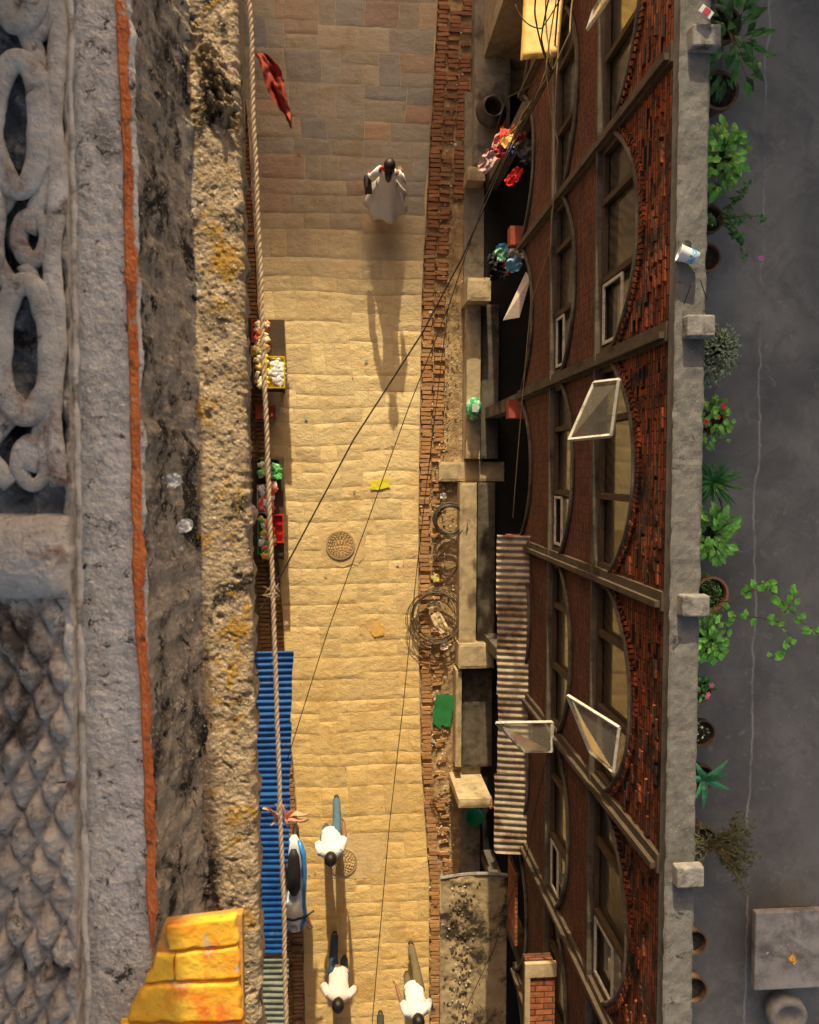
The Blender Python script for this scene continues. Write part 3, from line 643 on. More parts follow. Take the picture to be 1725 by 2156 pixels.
m.add(vs,[(i*(K+1)+k,(i+1)*(K+1)+k,(i+1)*(K+1)+1+k,i*(K+1)+1+k) for i in range(n) for k in range(K)]); m.obj('painted_band',M_orange,tb,smooth=False)
def carve(p,q,w):
    u=-160+ (300)*p; v=V0+(V1-V0)*q; hz=.0
    if v<1035: hz=-.035+.018*fb(u*.02,v*.02)+.012*math.sin(u*.07+3*math.sin(v*.02))
    elif v<1212:
        k=(v-1124)/88; hz=.06*math.sqrt(max(0,1-k*k))-.02+.004*fb(u*.02,v*.02)
    else:
        su=u+12*math.sin(v*.012)+4*noise.noise((u*.02,v*.02,0)); a=math.sin((su*.8+v*.42)*.060); c=math.sin((su*.8-v*.42)*.060)
        er=.9+.5*noise.noise((u*.012,v*.012,5))
        hz=.036*er*abs(a*c)**.7+.007*fb(u*.04,v*.04)-.03
    hz+=.003*fb(u*.1,v*.1,2)
    if p>.9: hz=hz*(1-(p-.9)*8)-.006*(p-.9)/.1
    return .006*noise.noise((v*.02,2,0))*p,hz
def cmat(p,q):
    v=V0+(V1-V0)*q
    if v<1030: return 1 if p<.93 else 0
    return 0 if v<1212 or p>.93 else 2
ZR=13.24
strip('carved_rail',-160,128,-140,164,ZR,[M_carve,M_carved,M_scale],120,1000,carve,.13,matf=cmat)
def loop(pts,r,closed=False,flat=.6):
    m=MB(); out=[]
    for (u,v,z) in pts: out.append(P(u,v,z))
    m.tube(out,[r*(1+.2*noise.noise((p.x*12,p.y*12,1))) for p in out],14,closed=closed,flat=flat)
    m.v=[(x+.003*noise.noise((x*40,y*40,z*40)),y+.003*noise.noise((x*40,y*40,z*40+7)),min(z,ZR+.012+.004*noise.noise((x*40,y*40,3)))) for x,y,z in m.v]
    m.obj('carved_loop',M_carve,tb,smooth=True)
for (cu,cv,rx,ry,r) in ((38,262,50,135,.024),(54,735,52,138,.024),(-60,500,50,150,.022),(38,-90,50,140,.024)):
    loop([(cu+rx*math.cos(t)*(1+.08*math.sin(3*t+cv)),cv+ry*math.sin(t),ZR) for t in [2*math.pi*k/72 for k in range(72)]],r,True)
for v0,v1,sg in ((60,500,1),(380,620,-1),(560,1000,1),(860,1030,-1)):
    loop([(45+sg*55*math.sin(math.pi*(v-v0)/(v1-v0)*1.0)+sg*10,v,ZR-.012) for v in range(v0,v1,10)],.02)
loop([(116+6*math.sin(v*.02),v,ZR-.005) for v in range(-250,1035,14)],.02)
for cv in (30,500,975): loop([(70+30*math.cos(t),cv+46*math.sin(t),ZR-.01) for t in [2*math.pi*k/36 for k in range(36)]],.018,True)
m=MB(); m.tube([P(146+.018*v+7*noise.noise((v*.008,0,0))+3*noise.noise((v*.04,3,0)),v,13.19) for v in range(-250,2400,14)],[.007+.005*noise.noise((i*.3,0,0)) for i in range(len(range(-250,2400,14)))],7,flat=.5)
m.obj('plaster_lip',mk('plaster',(.55,.53,.49),(.85,.82,.78),scale=20,bump=.9,stain=(.3,.27,.23),sscale=14),tb,smooth=True)
def rbrick(q,z,mi,seed,dep=.02):
    cs=[P(u,v,z) for u,v in q]; m=MB()
    def f(a,b):
        w=cs[0].lerp(cs[1],a).lerp(cs[3].lerp(cs[2],a),b); e=min(a,1-a,b,1-b)
        dz=.0016*fb(w.x*40,w.y*40,seed)-(.005*(1-e/.07)**2 if e<.07 else 0)
        if e<1e-6: dz-=dep
        return (w.x+.006*noise.noise((w.x*30,w.y*30,seed)),w.y+.006*noise.noise((w.x*30,w.y*30,seed+4)),z+dz)
    m.grid(f,48,24); m.obj('painted_brick',[M_yellow,M_orange][mi],tb,smooth=True)
for i,(q,z,mi) in enumerate(((((348,1950),(496,1932),(502,1990),(352,2004)),13.15,0),(((368,2010),(503,1995),(506,2062),(368,2068)),13.152,0),(((300,2078),(507,2070),(510,2156),(262,2154)),13.155,0),(((248,2162),(512,2162),(515,2300),(240,2300)),13.157,0),(((330,2012),(366,2010),(366,2066),(302,2074)),13.15,0))): rbrick(q,z,mi,i)
cs=[P(u,v,13.138) for u,v in ((346,1946),(510,1926),(516,2300),(236,2300))]; m=MB(); dn=[k-Vector((0,0,.03)) for k in cs]
m.add(cs+dn,[(0,1,2,3),(0,4,5,1),(1,5,6,2),(2,6,7,3),(3,7,4,0)]); M_bed=mk('mortar_bed',(.50,.24,.05),(.7,.36,.08),scale=20,bump=.8,stain=(.3,.24,.18),sscale=9); m.obj('mortar_bed',M_bed,tb)
m=MB(); m.bx(cs[0].x-.1,cs[1].x-.1,-2.2,cs[0].y-.34,12.4,13.1); m.obj('corbel',M_crustd,tb)
for (u,v,s_,z) in ((367,1012,.045,12.86),(392,1106,.045,12.76),(385,1155,.015,12.78)):
    crumple(u,v,z,s_,s_*.8,'paper_scrap','crumpled white paper scrap on the mossy cornice','paper',plain((1,1,1),.8),.4,.012,12,int(u),.3)
def ropeu(v): 
    pts=[(-300,518),(0,525),(300,537),(600,549),(900,561),(1200,573),(1500,583),(1800,594),(2156,603),(2500,612)]
    for (a,ua),(c,uc) in zip(pts,pts[1:]):
        if v<=c: return ua+(uc-ua)*(v-a)/(c-a)
m=MB()
ctr=[P(ropeu(v)+3*noise.noise((v*.006,0,0)),v,12.95) for v in np.arange(-280,2400,4)]
for k in range(3):
    pts=[]
    for i,c in enumerate(ctr):
        a=i*.55+k*2.094; pts.append(c+Vector((math.cos(a)*.0032,0,math.sin(a)*.0032)))
    m.tube(pts,.0032,6)
for v in (735,1245,1700):
    c=P(ropeu(v),v,12.95)
    for i in range(26):
        dd=Vector((R(-1,1),R(-.6,.6),R(-.5,.6)))*R(.01,.032); m.tube([c+Vector((0,R(-.02,.02),0)),c+dd],[.0010,.0005],4)
for i in range(500):
    v=R(-100,2200); c=P(ropeu(v),v,12.95); dd=Vector((R(-1,1),R(-1,1),R(-.5,.6)))*R(.005,.010); m.tube([c,c+dd],[.0005,.0003],3)
m.obj('twisted_rope',M_jute,None,smooth=True,label='long twisted jute rope stretched above the street',category='rope')
m=MB()
def pf(a,b):
    v=112+158*b
    cu=545+66*b**.9; wd=36*(math.sin(math.pi*min(1,(.10+b*.95)**.8)))+5
    u=cu-wd*.35+wd*a*(1) +4*math.sin(b*9)+3*noise.noise((a*3,b*14,2))
    return P(u,v,12.6+.03*math.sin(a*6+b*5)+.03*noise.noise((a*4,b*6,0)))
m.grid(pf,12,40); m.obj('red_pennant',mk('red_cloth',(.26,.03,.02),(.42,.06,.035),scale=10,rough=.9,bump=.6),None,smooth=True,label='torn red cloth pennant hanging from the rope',category='flag')
m=MB(); m.tube([P(528,85,12.95),P(538,105,12.8),P(545,120,12.62)],.0015,4); m.obj('string',M_jute,None,label='thin string tying the pennant to the rope',category='string')
for i,(u0,v0,u1,v1) in enumerate(((590,1718,553,1700),(592,1722,570,1735),(598,1716,652,1712),(600,1722,650,1728),(595,1712,602,1690),(600,1725,612,1745))):
    m=MB()
    def tf(a,b):
        u=u0+(u1-u0)*b; v=v0+(v1-v0)*b+(a-.5)*16*(1-b*.8)+3*math.sin(b*7+i); return P(u,v,12.9+.02*math.sin(b*5+a*3+i)-.02*b)
    m.grid(tf,5,10); m.obj('cloth_streamer',plain((.85,.42,.28),.9),None,smooth=True,label='faded pink cloth streamer knotted on the rope',category='streamer',group='streamers on the rope')
# ------------------------------------------------------------ stalls left
def crate(u,v,h,lx,ly,hh,cl,rot=0,label='plastic crate holding packaged snacks on the stall'):
    c=P(u,v,h); m=MB(); t=.015; Rm=Matrix.Rotation(rot,3,'Z')
    def bx(cx,cy,cz,a,b,d): m.box(Vector(c)+Rm@Vector((cx,cy,cz)),(a,b,d),Rm)
    bx(0,0,t/2,lx,ly,t)
    for k in range(3):
        z=hh*(.22+.33*k); 
        for sx in (-1,1): bx(sx*(lx/2-t/2),0,z,t,ly,hh*.2)
        for sy in (-1,1): bx(0,sy*(ly/2-t/2),z,lx-2*t-.002,t,hh*.2)
    for sx in (-1,1):
        for sy in (-1,1): bx(sx*(lx/2-t),sy*(ly/2-t),hh/2,t*1.9,t*1.9,hh)
    m.obj('plastic_crate',plain(cl,.45),None,label=label,category='crate',group='crates on the street stalls'); return c
_fo={}
def foil(cl): 
    if cl not in _fo: _fo[cl]=mk('foil',cl,tuple(min(1,x*1.2+.05) for x in cl),scale=8,rough=.4,bump=.3,stain=(.95,.9,.8),sscale=25,sthr=(.58,.62))
    return _fo[cl]
def pillow(c,w,l,t,cl,rot,tilt):
    m=MB(); Rm=Matrix.Rotation(rot,3,'Z')@Matrix.Rotation(tilt,3,'X')
    def f(sg):
        return lambda a,b: Vector(c)+Rm@Vector(((a-.5)*w*(1+.06*(1-abs(2*b-1))),(b-.5)*l,sg*t*((1-(2*a-1)**2)*(1-(2*b-1)**4))**.6+.003*noise.noise((a*6,b*6,w*99))))
    m.grid(f(1),6,8); m.grid(lambda a,b:f(-1)(1-a,b),6,8)
    m.obj('snack_packet',foil(cl),None,smooth=True,label='small bright packaged goods packet piled on the stall',category='packet',group='packets on the street stalls')
pal=[(.95,.12,.05),(1,.45,.05),(1,.85,.12),(.95,.95,.92),(.1,.6,.15),(.9,.3,.25),(.95,.75,.4)]
def stall(v0,v1,u0,u1,h,label):
    a=P(u0,v0,h); c=P(u1,v1,h); e=empty('street_stall',((a.x+c.x)/2,(a.y+c.y)/2,0),label,'stall')
    m=MB(); m.bx(a.x-.25,c.x,c.y,a.y,h-.05,h-.01); m.obj('table_top',M_wood,e)
    for x in (a.x-.2,c.x-.05):
        for y in (c.y+.05,a.y-.05):
            m=MB(); m.bx(x-.025,x+.025,y-.025,y+.025,0,h-.05); m.obj('leg',M_wood,e)
stall(672,825,535,600,.5,'low wooden stall with crates of packaged snacks')
stall(962,1178,545,598,.5,'low wooden stall with trays of packets and greens')
def fill(u0,u1,v0,v1,h,n,cols,sz=.1):
    for i in range(n):
        c=P(R(u0,u1),R(v0,v1),h+R(0,.05)); pillow(c,sz*R(.6,1),sz*R(.8,1.3),.018,random.choice(cols),R(0,3),R(-.4,.4))
crate(582,786,.5,.32,.55,.2,(1,.72,.02)); fill(572,594,762,808,.64,18,[(.95,.95,.92)],.14)
crate(548,700,.5,.26,.4,.16,(.7,.1,.05)); fill(538,562,676,724,.63,26,[pal[0],pal[1],pal[3],pal[6]])
crate(550,780,.5,.24,.5,.16,(.4,.16,.06)); fill(540,564,752,812,.63,28,[pal[1],pal[2],pal[0],pal[6]])
crate(545,742,.5,.24,.16,.14,(.9,.6,.1)); fill(536,562,726,754,.63,14,[pal[2],pal[1]])
crate(579,988,.5,.18,.36,.16,(.03,.08,.06)); fill(574,588,972,1006,.62,12,[pal[4],(.15,.55,.15)])
crate(557,985,.5,.24,.3,.16,(.03,.06,.05)); fill(547,568,968,1002,.62,18,[pal[4],pal[2],pal[3]])
crate(560,1050,.5,.28,.5,.16,(.6,.55,.5)); fill(548,580,1018,1080,.63,36,[pal[3],pal[0],pal[5],pal[3]])
crate(587,1112,.5,.19,.5,.2,(.75,.03,.02),label='red plastic crate standing at the stall edge')
crate(560,1130,.5,.26,.6,.16,(.1,.4,.12)); fill(548,576,1090,1174,.63,42,[pal[0],pal[1],pal[2],pal[4],pal[3]])
c=P(560,868,.35); e=empty('wooden_stool',(c.x,c.y,0),'low red painted stool beside the stall','stool')
m=MB(); m.box((c.x,c.y,.35),(.35,.24,.1)); m.obj('seat',M_red,e)
for sx in(-1,1):
    for sy in(-1,1): m=MB(); m.bx(c.x+sx*.14-.02,c.x+sx*.14+.02,c.y+sy*.09-.02,c.y+sy*.09+.02,0,.3); m.obj('leg',M_wood,e)
# ------------------------------------------------------------ scooter
c=P(625,1822,0); sc=empty('parked_scooter',(c.x,c.y,0),'blue and white scooter parked beside the blue awning','scooter')
def W(x,y,z): return Vector((c.x+x,c.y+y,z+.05))
for y in (.62,-.62):
    m=MB(); m.tube([W(0,y+.24*math.cos(t),.26+.24*math.sin(t)) for t in [2*math.pi*k/24 for k in range(24)]],.05,8,closed=True); m.tube([W(-.03,y,.26),W(.03,y,.26)],.15,14); m.obj('wheel',M_rubber,sc,smooth=True)
m=MB(); m.loft([[W(w*math.cos(a),y,z+hh*math.sin(a)) for a in [2*math.pi*k/14 for k in range(14)]] for y,w,z,hh in ((-.95,.02,.55,.03),(-.85,.12,.62,.1),(-.6,.2,.72,.18),(-.42,.21,.8,.2),(-.3,.16,.62,.2),(-.1,.15,.4,.12),(.1,.18,.5,.16),(.4,.2,.62,.18),(.75,.14,.68,.12),(.92,.05,.7,.05))])
m.obj('body',mk('scooter_white',(.7,.7,.7),(.85,.85,.85),scale=3,rough=.25,bump=0,coat=.6),sc,smooth=True)
m=MB()
for sx in (-1,1): m.loft([[W(sx*(w+.04*math.cos(a)),y,z+hh*math.sin(a)) for a in [2*math.pi*k/10 for k in range(10)]] for y,w,z,hh in ((-.8,.13,.68,.08),(-.5,.2,.84,.16),(-.3,.17,.70,.1),(.2,.19,.66,.14),(.6,.18,.76,.13),(.85,.1,.76,.04))])
m.obj('side_panels',mk('scooter_blue',(.02,.24,.8),(.04,.34,.95),scale=3,rough=.25,bump=0,coat=.6),sc,smooth=True)
m=MB(); m.loft([[W(w*math.cos(a),y,z+.07*math.sin(a)) for a in [2*math.pi*k/12 for k in range(12)]] for y,w,z in ((-.12,.06,.78),(0,.11,.8),(.3,.12,.82),(.6,.10,.84),(.72,.05,.83))]); m.obj('seat',M_rubber,sc,smooth=True)
m=MB(); m.tube([W(-.36,-.3,1.02),W(-.2,-.42,1.0),W(0,-.48,.98),W(.2,-.42,1.0),W(.36,-.3,1.02)],.02,8); m.obj('handlebar',M_rubber,sc,smooth=True)
for sx in (-1,1):
    m=MB(); m.tube([W(sx*.2,-.42,1.0),W(sx*.3,-.5,1.18)],.008,5); m.ell([(0,.02,.01),(.04,.06,.02),(.09,.02,.01)],W(sx*.3,-.5,1.14),12); m.obj('mirror',M_rubber,sc,smooth=True)
m=MB(); m.ell([(0,.06,.03),(.06,.08,.05),(.11,.05,.02)],W(0,-.72,.8),14); m.obj('headlight',plain((.7,.7,.68),.1),sc,smooth=True)
# ------------------------------------------------------------ people
def skin_obj(verts,edges,radii,root,name,mat,parent,T,sub=2):
    me=bpy.data.meshes.new(name); me.from_pydata([tuple(T@Vector(v)) for v in verts],edges,[])
    o=bpy.data.objects.new('tmp',me); SC.collection.objects.link(o)
    md=o.modifiers.new('s','SKIN'); ss=o.modifiers.new('u','SUBSURF'); ss.levels=sub
    lay=me.skin_vertices[0].data
    for i,r in enumerate(radii):
        lay[i].radius=(r,r) if not hasattr(r,'__len__') else r; lay[i].use_root=(i==root)
    md.use_smooth_shade=True
    dg=bpy.context.evaluated_depsgraph_get(); nm=bpy.data.meshes.new_from_object(o.evaluated_get(dg)); 
    bpy.data.objects.remove(o)
    nm.materials.clear(); nm.materials.append(mat); nm.name=name
    nm.polygons.foreach_set('use_smooth',[True]*len(nm.polygons))
    return reg(bpy.data.objects.new(name,nm),parent)
M_skin=mk('skin',(.24,.11,.06),(.33,.16,.09),scale=8,rough=.55,bump=.1)
M_hair=mk('black_hair',(.008,.006,.005),(.025,.018,.014),scale=60,rough=.45,bump=.6,bscale=120,bd=.004,stretch=(4,1,1))
def cloth(c,nm='cloth'): return mk(nm,tuple(x*.88 for x in c),c,scale=9,rough=.9,bump=1,bscale=9,bd=.03)
def person(u,v,deg,ht,a,bk,arms,shirt,trouser,label,kind='man',side=1,lean=0.03):
    g=P(u,v,.045); s=ht/1.7
    T=Matrix.Translation(g)@Matrix.Rotation(math.radians(deg),4,'Z')@Matrix.Scale(s,4)
    e=empty('person',g,label,'person')
    sd=side
    J=dict(pel=(0,0,.9),sp=(0,lean*.4,1.08),ch=(0,lean,1.27),nk=(0,lean+.01,1.45),hd0=(0,lean+.03,1.53),hd=(0,lean+.035,1.6),top=(0,lean+.03,1.66))
    hf=(.09*sd,0,.86);kf=(.115*sd,a*.6+.05,.48);af=(.12*sd,a,.09);tf=(.14*sd,a+.15,.035)
    hb=(-.09*sd,0,.86);kb=(-.11*sd,-bk*.35+.02,.46);ab=(-.115*sd,-bk,.16);tb_=(-.13*sd,-bk+.12,.035)
    V=[J['pel'],J['sp'],J['ch'],J['nk'],J['hd0'],J['hd'],J['top'],hf,kf,af,tf,hb,kb,ab,tb_]
    E=[(0,1),(1,2),(2,3),(3,4),(4,5),(5,6),(0,7),(7,8),(8,9),(9,10),(0,11),(11,12),(12,13),(13,14)]
    Rr=[.12,.11,.12,.05,.075,.09,.06,.085,.052,.036,.03,.085,.052,.036,.03]
    V+= [(0,lean+.14,1.575)]; E+=[(5,15)]; Rr+=[.012]
    for (sx,(el,wr)) in ((1,arms[0]),(-1,arms[1])):
        sh=(.17*sx,lean,1.385); n0=len(V)
        V+=[sh,el,wr]; Rr+=[.055,.043,.03]; E+=[(2,n0),(n0,n0+1),(n0+1,n0+2)]
        d=(Vector(wr)-Vector(el)).normalized(); sdv=Vector((0,1,0)) if abs(d.y)<.8 else Vector((sx,0,0)); sdv=(sdv-d*sdv.dot(d)).normalized(); nrm=d.cross(sdv)
        palm=Vector(wr)+d*.06; V.append(tuple(palm)); Rr.append((.036,.02)); E.append((n0+2,n0+3)); pi=n0+3
        for fi,(o_,L) in enumerate(((.030,.07),(.010,.08),(-.010,.075),(-.030,.06))):
            b0=palm+d*.03+sdv*o_; k1=b0+d*L*.5+nrm*.008; k2=k1+d*L*.4+nrm*.02
            i=len(V); V+=[tuple(b0),tuple(k1),tuple(k2)]; Rr+=[.009,.008,.006]; E+=[(pi,i),(i,i+1),(i+1,i+2)]
        i=len(V); t0=palm-d*.02+sdv*.04; t1=t0+d*.035+sdv*.02; V+=[tuple(t0),tuple(t1)]; Rr+=[.011,.008]; E+=[(pi,i),(i,i+1)]
    skin_obj(V,E,[(r*s if not hasattr(r,'__len__') else (r[0]*s,r[1]*s)) for r in Rr],0,'body',M_skin,e,T)
    m=MB(); y=lean
    if kind=='man':
        m.ell([(.76,.19,.145,0,0),(.8,.185,.14,0,0),(.9,.18,.135,0,0),(1.05,.175,.13,0,y*.4),(1.2,.195,.135,0,y*.8),(1.33,.215,.13,0,y),(1.41,.20,.12,0,y),(1.455,.12,.09,0,y),(1.48,.065,.065,0,y+.01)],n=20)
    else:
        m.ell([(.36,.40,.42,.03,-.14),(.45,.36,.37,.02,-.11),(.65,.28,.29,.01,-.06),(.85,.20,.18,0,0),(1.02,.145,.12,0,y*.4),(1.15,.16,.125,0,y*.8),(1.3,.18,.12,0,y),(1.39,.16,.10,0,y),(1.43,.09,.07,0,y),(1.455,.055,.055,0,y+.01)],n=56)
        m.v=[(x*(1+.14*math.sin(math.atan2(yy,x)*9)*max(0,(.95-z))),yy*(1+.14*math.sin(math.atan2(yy,x)*9)*max(0,(.95-z))),z+(.04*math.sin(math.atan2(yy,x)*3) if z<.5 else 0)) for x,yy,z in m.v]
    for (sx,(el,wr)) in ((1,arms[0]),(-1,arms[1])):
        sh=Vector((.155*sx,lean,1.38)); el=Vector(el); wr=Vector(wr)
        if kind=='man': pts=[sh,sh.lerp(el,.5),sh.lerp(el,.85)]; rr=[.085,.074,.07]
        else: pts=[sh,sh.lerp(el,.5),el,el.lerp(wr,.5),el.lerp(wr,.85)]; rr=[.08,.07,.06,.054,.05]
        m.tube(pts,rr,12)
    m.v=[(x+.012*noise.noise((x*12,yy*12,z*9)),yy+.02*noise.noise((x*12,yy*12,z*9+4)),z) for x,yy,z in m.v]
    m.xf(T); m.obj('shirt' if kind=='man' else 'kurta',shirt,e,smooth=True)
    m=MB(); m.ell([(.74,.14,.11),(.84,.165,.12),(.93,.165,.118)],n=18)
    for h_,k_,a_ in ((hf,kf,af),(hb,kb,ab)):
        h_,k_,a_=map(Vector,(h_,k_,a_)); m.tube([h_+Vector((0,0,.02)),h_.lerp(k_,.5),k_,k_.lerp(a_,.5),k_.lerp(a_,.93)],[.11,.095,.08,.072,.07],14)
    m.xf(T); m.obj('trousers',trouser,e,smooth=True)
    for a_,t_ in ((af,tf),(ab,tb_)):
        a_,t_=Vector(a_),Vector(t_); m=MB(); bk_=a_+(a_-t_)*.25; bk_.z=a_.z-.03
        m.tube([bk_,a_-Vector((0,0,.035)),a_.lerp(t_,.6)-Vector((0,0,.01)),t_+(t_-a_)*.35],[.035,.048,.05,.025],10); m.xf(T); m.obj('shoe',M_rubber,e,smooth=True)
    m=MB(); hy=lean+.02
    m.ell([(1.50,.03,.03,0,hy-.06),(1.53,.08,.06,0,hy-.04),(1.58,.102,.095,0,hy-.022),(1.64,.104,.112,0,hy),(1.69,.082,.09,0,hy),(1.715,.04,.045,0,hy),(1.72,.004,.004,0,hy)],n=20)
    if kind!='man':
        m.tube([(0,hy-.07,1.6),(0,hy-.12,1.5),(.01,hy-.15,1.38),(.02,hy-.15,1.25)],[.07,.065,.055,.02],12)
    m.xf(T); m.obj('hair',M_hair,e,smooth=True)
    m=MB()
    for sx in (-1,1): m.ell([(-.012,.002,.002),(0,.012,.008),(.012,.002,.002)],(.033*sx,lean+.113,1.6),8)
    m.xf(T); m.obj('eyes',plain((.3,.28,.25),.3),e)
    return e,T
A_dn=(((.24,-.08,1.12),(.25,.02,.9)),((-.24,.1,1.13),(-.24,.25,.95)))
W1=cloth((.95,.95,.95),'white_cotton')
person(699,1718,184,1.70,.16,.40,(((.24,-.05,1.13),(.20,.14,.98)),((-.25,-.12,1.16),(-.24,-.22,.95))),W1,cloth((.09,.18,.26),'denim'),'man in white shirt and blue jeans walking, one leg trailing',side=1)
person(714,1996,174,1.68,.16,.36,(((.30,-.06,1.18),(.20,.14,1.08)),((-.32,-.03,1.2),(-.20,.15,1.1))),cloth((.92,.74,.70),'pink_cotton'),cloth((.03,.07,.13),'dark_denim'),'man in pale pink shirt and dark jeans walking with elbows out',side=-1)
person(864,2026,196,1.70,.16,.43,(((.24,-.08,1.14),(.27,-.2,.95)),((-.24,.08,1.14),(-.24,.28,1.02))),W1,cloth((.18,.14,.075),'olive_cotton'),'man in white shirt and olive trousers walking mid-stride',side=1)
person(788,2155,180,1.65,.25,.3,(((.26,-.2,1.14),(.3,-.35,.98)),((-.24,-.1,1.14),(-.24,.05,.95))),cloth((.8,.36,.1),'orange_cotton'),cloth((.05,.05,.05),'black_cotton'),'pedestrian in orange top with an arm swung back',side=1)
person(680,2195,180,1.65,.25,.3,A_dn,cloth((.3,.12,.1),'maroon_cotton'),cloth((.03,.03,.03),'black_cotton2'),'pedestrian in dark maroon top walking',side=1)
we,T=person(810,420,-8,1.6,.22,.34,(((.28,-.04,1.17),(.22,.14,1.12)),((-.28,-.03,1.16),(-.33,.05,1.02))),cloth((1.0,.97,.98),'pale_kurta'),cloth((.03,.03,.035),'black_leggings'),'woman in flared pale kurta with long dark hair walking',kind='woman')
m=MB(); m.ell([(1.38,.09,.07,0,.03),(1.42,.105,.085,0,.04),(1.46,.08,.08,0,.04),(1.48,.06,.06,0,.04)],n=18,cap=False)
m.tube([(-.07,.07,1.43),(-.14,.05,1.43),(-.17,-.02,1.38)],[.03,.03,.02],8); m.xf(T); m.obj('scarf',plain((.75,.02,.02),.9),we,smooth=True)
Hb=empty('handbag',T@Vector((-.34,-.02,.98)),'black handbag hanging from the woman\'s forearm','handbag')
m=MB(); m.box((-.34,-.06,.86),(.14,.30,.28),Matrix.Rotation(.25,3,'Z'),0,(1,1,1),tap=.8); m.xf(T); o=m.obj('bag',M_rubber,Hb); bv=o.modifiers.new('b','BEVEL'); bv.width=.02; bv.segments=3
m=MB(); m.tube([(-.34,-.12,.98),(-.33,-.06,1.12),(-.31,0,1.16),(-.33,.06,1.1),(-.34,.08,.98)],.011,6); m.xf(T); m.obj('strap',M_rubber,Hb,smooth=True)
# ------------------------------------------------------------ terrace things
def leafadd(mb,p,d,L,Wd,t,droop=.25):
    d=Vector(d).normalized(); sdv=d.cross(Vector((0,0,1)))
    if sdv.length<.1: sdv=Vector((1,0,0))
    sdv.normalize(); up=sdv.cross(d)
    p=Vector(p); c1=p+d*L*.4; tip=p+d*L-Vector((0,0,L*droop))
    q=p+d*L*.75-Vector((0,0,L*droop*.5))
    mb.add([p,c1+sdv*Wd/2+up*Wd*.12,c1,c1-sdv*Wd/2+up*Wd*.12,q+sdv*Wd*.3+up*Wd*.05,q,q-sdv*Wd*.3+up*Wd*.05,tip],
      [(0,1,2),(0,2,3),(1,4,5,2),(2,5,6,3),(4,7,5),(5,7,6)],0,t)
def pot(u,v,r,h,e,rimc=None):
    c=P(u,v,8.2+h); c=Vector((c.x,c.y,8.2))
    m=MB(); m.ell([(0,r*.68,r*.68),(h*.8,r*.92,r*.92),(h*.8,r,r),(h,r,r),(h,r*.86,r*.86),(h*.86,r*.84,r*.84)],c,28,cap=False); m.obj('pot',rimc or M_terra,e,smooth=False)
    m=MB(); m.ell([(h*.86,r*.85,r*.85),(h*.865,.001,.001)],c,20); m.obj('soil',M_soil,e)
    return c
def plant(u,v,fu,fv,kind,mat,n,rad,L,Wd,label,pr=.14,ph=.28,rimc=None,fl=None,hgt=.3,grp='potted plants along the parapet'):
    c0=P(u,v,8.5); e=empty('potted_plant',(c0.x,c0.y,8.2),label,'potted plant',grp)
    c=pot(u,v,pr,ph,e,rimc); top=Vector((c.x,c.y,8.2+ph*.9)); fc=P(fu,fv,8.2+ph+hgt)
    m=MB(); st=MB()
    if kind=='bush':
        for i in range(n):
            a=R(0,6.28); rr=rad*math.sqrt(R(0,1))*(1+.45*noise.noise((a,u,v))); p=fc+Vector((math.cos(a)*rr,math.sin(a)*rr*1.35,R(-.22,.1)-.12*rr/rad))
            k=R(.3,1.3) ; leafadd(m,p,(math.cos(a)+R(-.5,.5),math.sin(a)+R(-.5,.5),R(-.2,.7)),L*R(.6,1.2),Wd*R(.7,1.1),(k,k*R(.9,1.05),k*R(.7,1.1)))
            if i%6==0: st.tube([top,top.lerp(p,.5)+Vector((0,0,.04)),p],[.005,.004,.002],4)
    elif kind=='spike':
        for i in range(n):
            a=R(0,6.28); el=R(.15,1.1); dd=Vector((math.cos(a)*math.cos(el),math.sin(a)*math.cos(el),math.sin(el))); LL=L*R(.7,1.15); k=R(.6,1.25)
            bs=top.lerp(fc,.5)
            pts=[bs+dd*LL*t-Vector((0,0,.35*LL*t*t)) for t in (0,.3,.6,.85,1)]
            m.tube(pts,[Wd*.5,Wd*.55,Wd*.4,Wd*.2,.001],4,0,(k,k,k),flat=.3)
    elif kind=='branch':
        for i in range(n):
            a=R(-.9,.9)+ (0 if R(0,1)<.8 else 3); LL=rad*R(.6,1.2); dd=Vector((math.cos(a),math.sin(a)*1.2,R(.0,.5)))
            pts=[top.lerp(fc,.3)+dd*LL*t+Vector((0,0,.1*math.sin(t*3))) for t in (0,.25,.5,.75,1)]
            st.tube(pts,[.007,.005,.004,.003,.001],4)
            for j in range(16):
                t=R(.25,1); p=pts[0].lerp(pts[-1],t)+Vector((0,0,.07*math.sin(t*3))); k=R(.6,1.3)
                leafadd(m,p,(R(-1,1),R(-1,1),R(-.2,.6)),L*R(.6,1.2),Wd,(k,k,k*.9))
    m.obj('foliage',mat,e)
    if st.v: st.obj('stems',M_stem,e)
    if fl:
        for i in range(fl[1]):
            f=MB(); p=fc+Vector((R(-1,1)*rad,R(-1,1)*rad*1.2,R(.0,.08)))
            for j in range(5):
                a=j*1.257; leafadd(f,p,(math.cos(a),math.sin(a),.3),.026,.022,(1,1,1))
            f.obj('flower',plain(fl[0],.6),e)
plant(1525,50,1548,58,'bush',M_leafd,110,.25,.17,.06,'large dark broad-leaved potted plant',.15)
def lone(u,v,r,lab):
    e=empty('plant_pot',P(u,v,8.2),lab,'plant pot','pots along the parapet'); pot(u,v,r,.3,e)
lone(1516,190,.16,'dark earthenware pot with bare soil beside the parapet')
plant(1512,330,1532,322,'bush',M_leaf,170,.17,.10,.065,'bright green variegated potted plant with broad leaves',.13)
plant(1495,460,1545,465,'branch',M_leafd,11,.30,.05,.03,'sparse branching potted plant with small leaves and a pink blossom',.12,fl=((.9,.15,.65),1))
lone(1490,541,.12,'dark earthenware pot tucked against the parapet')
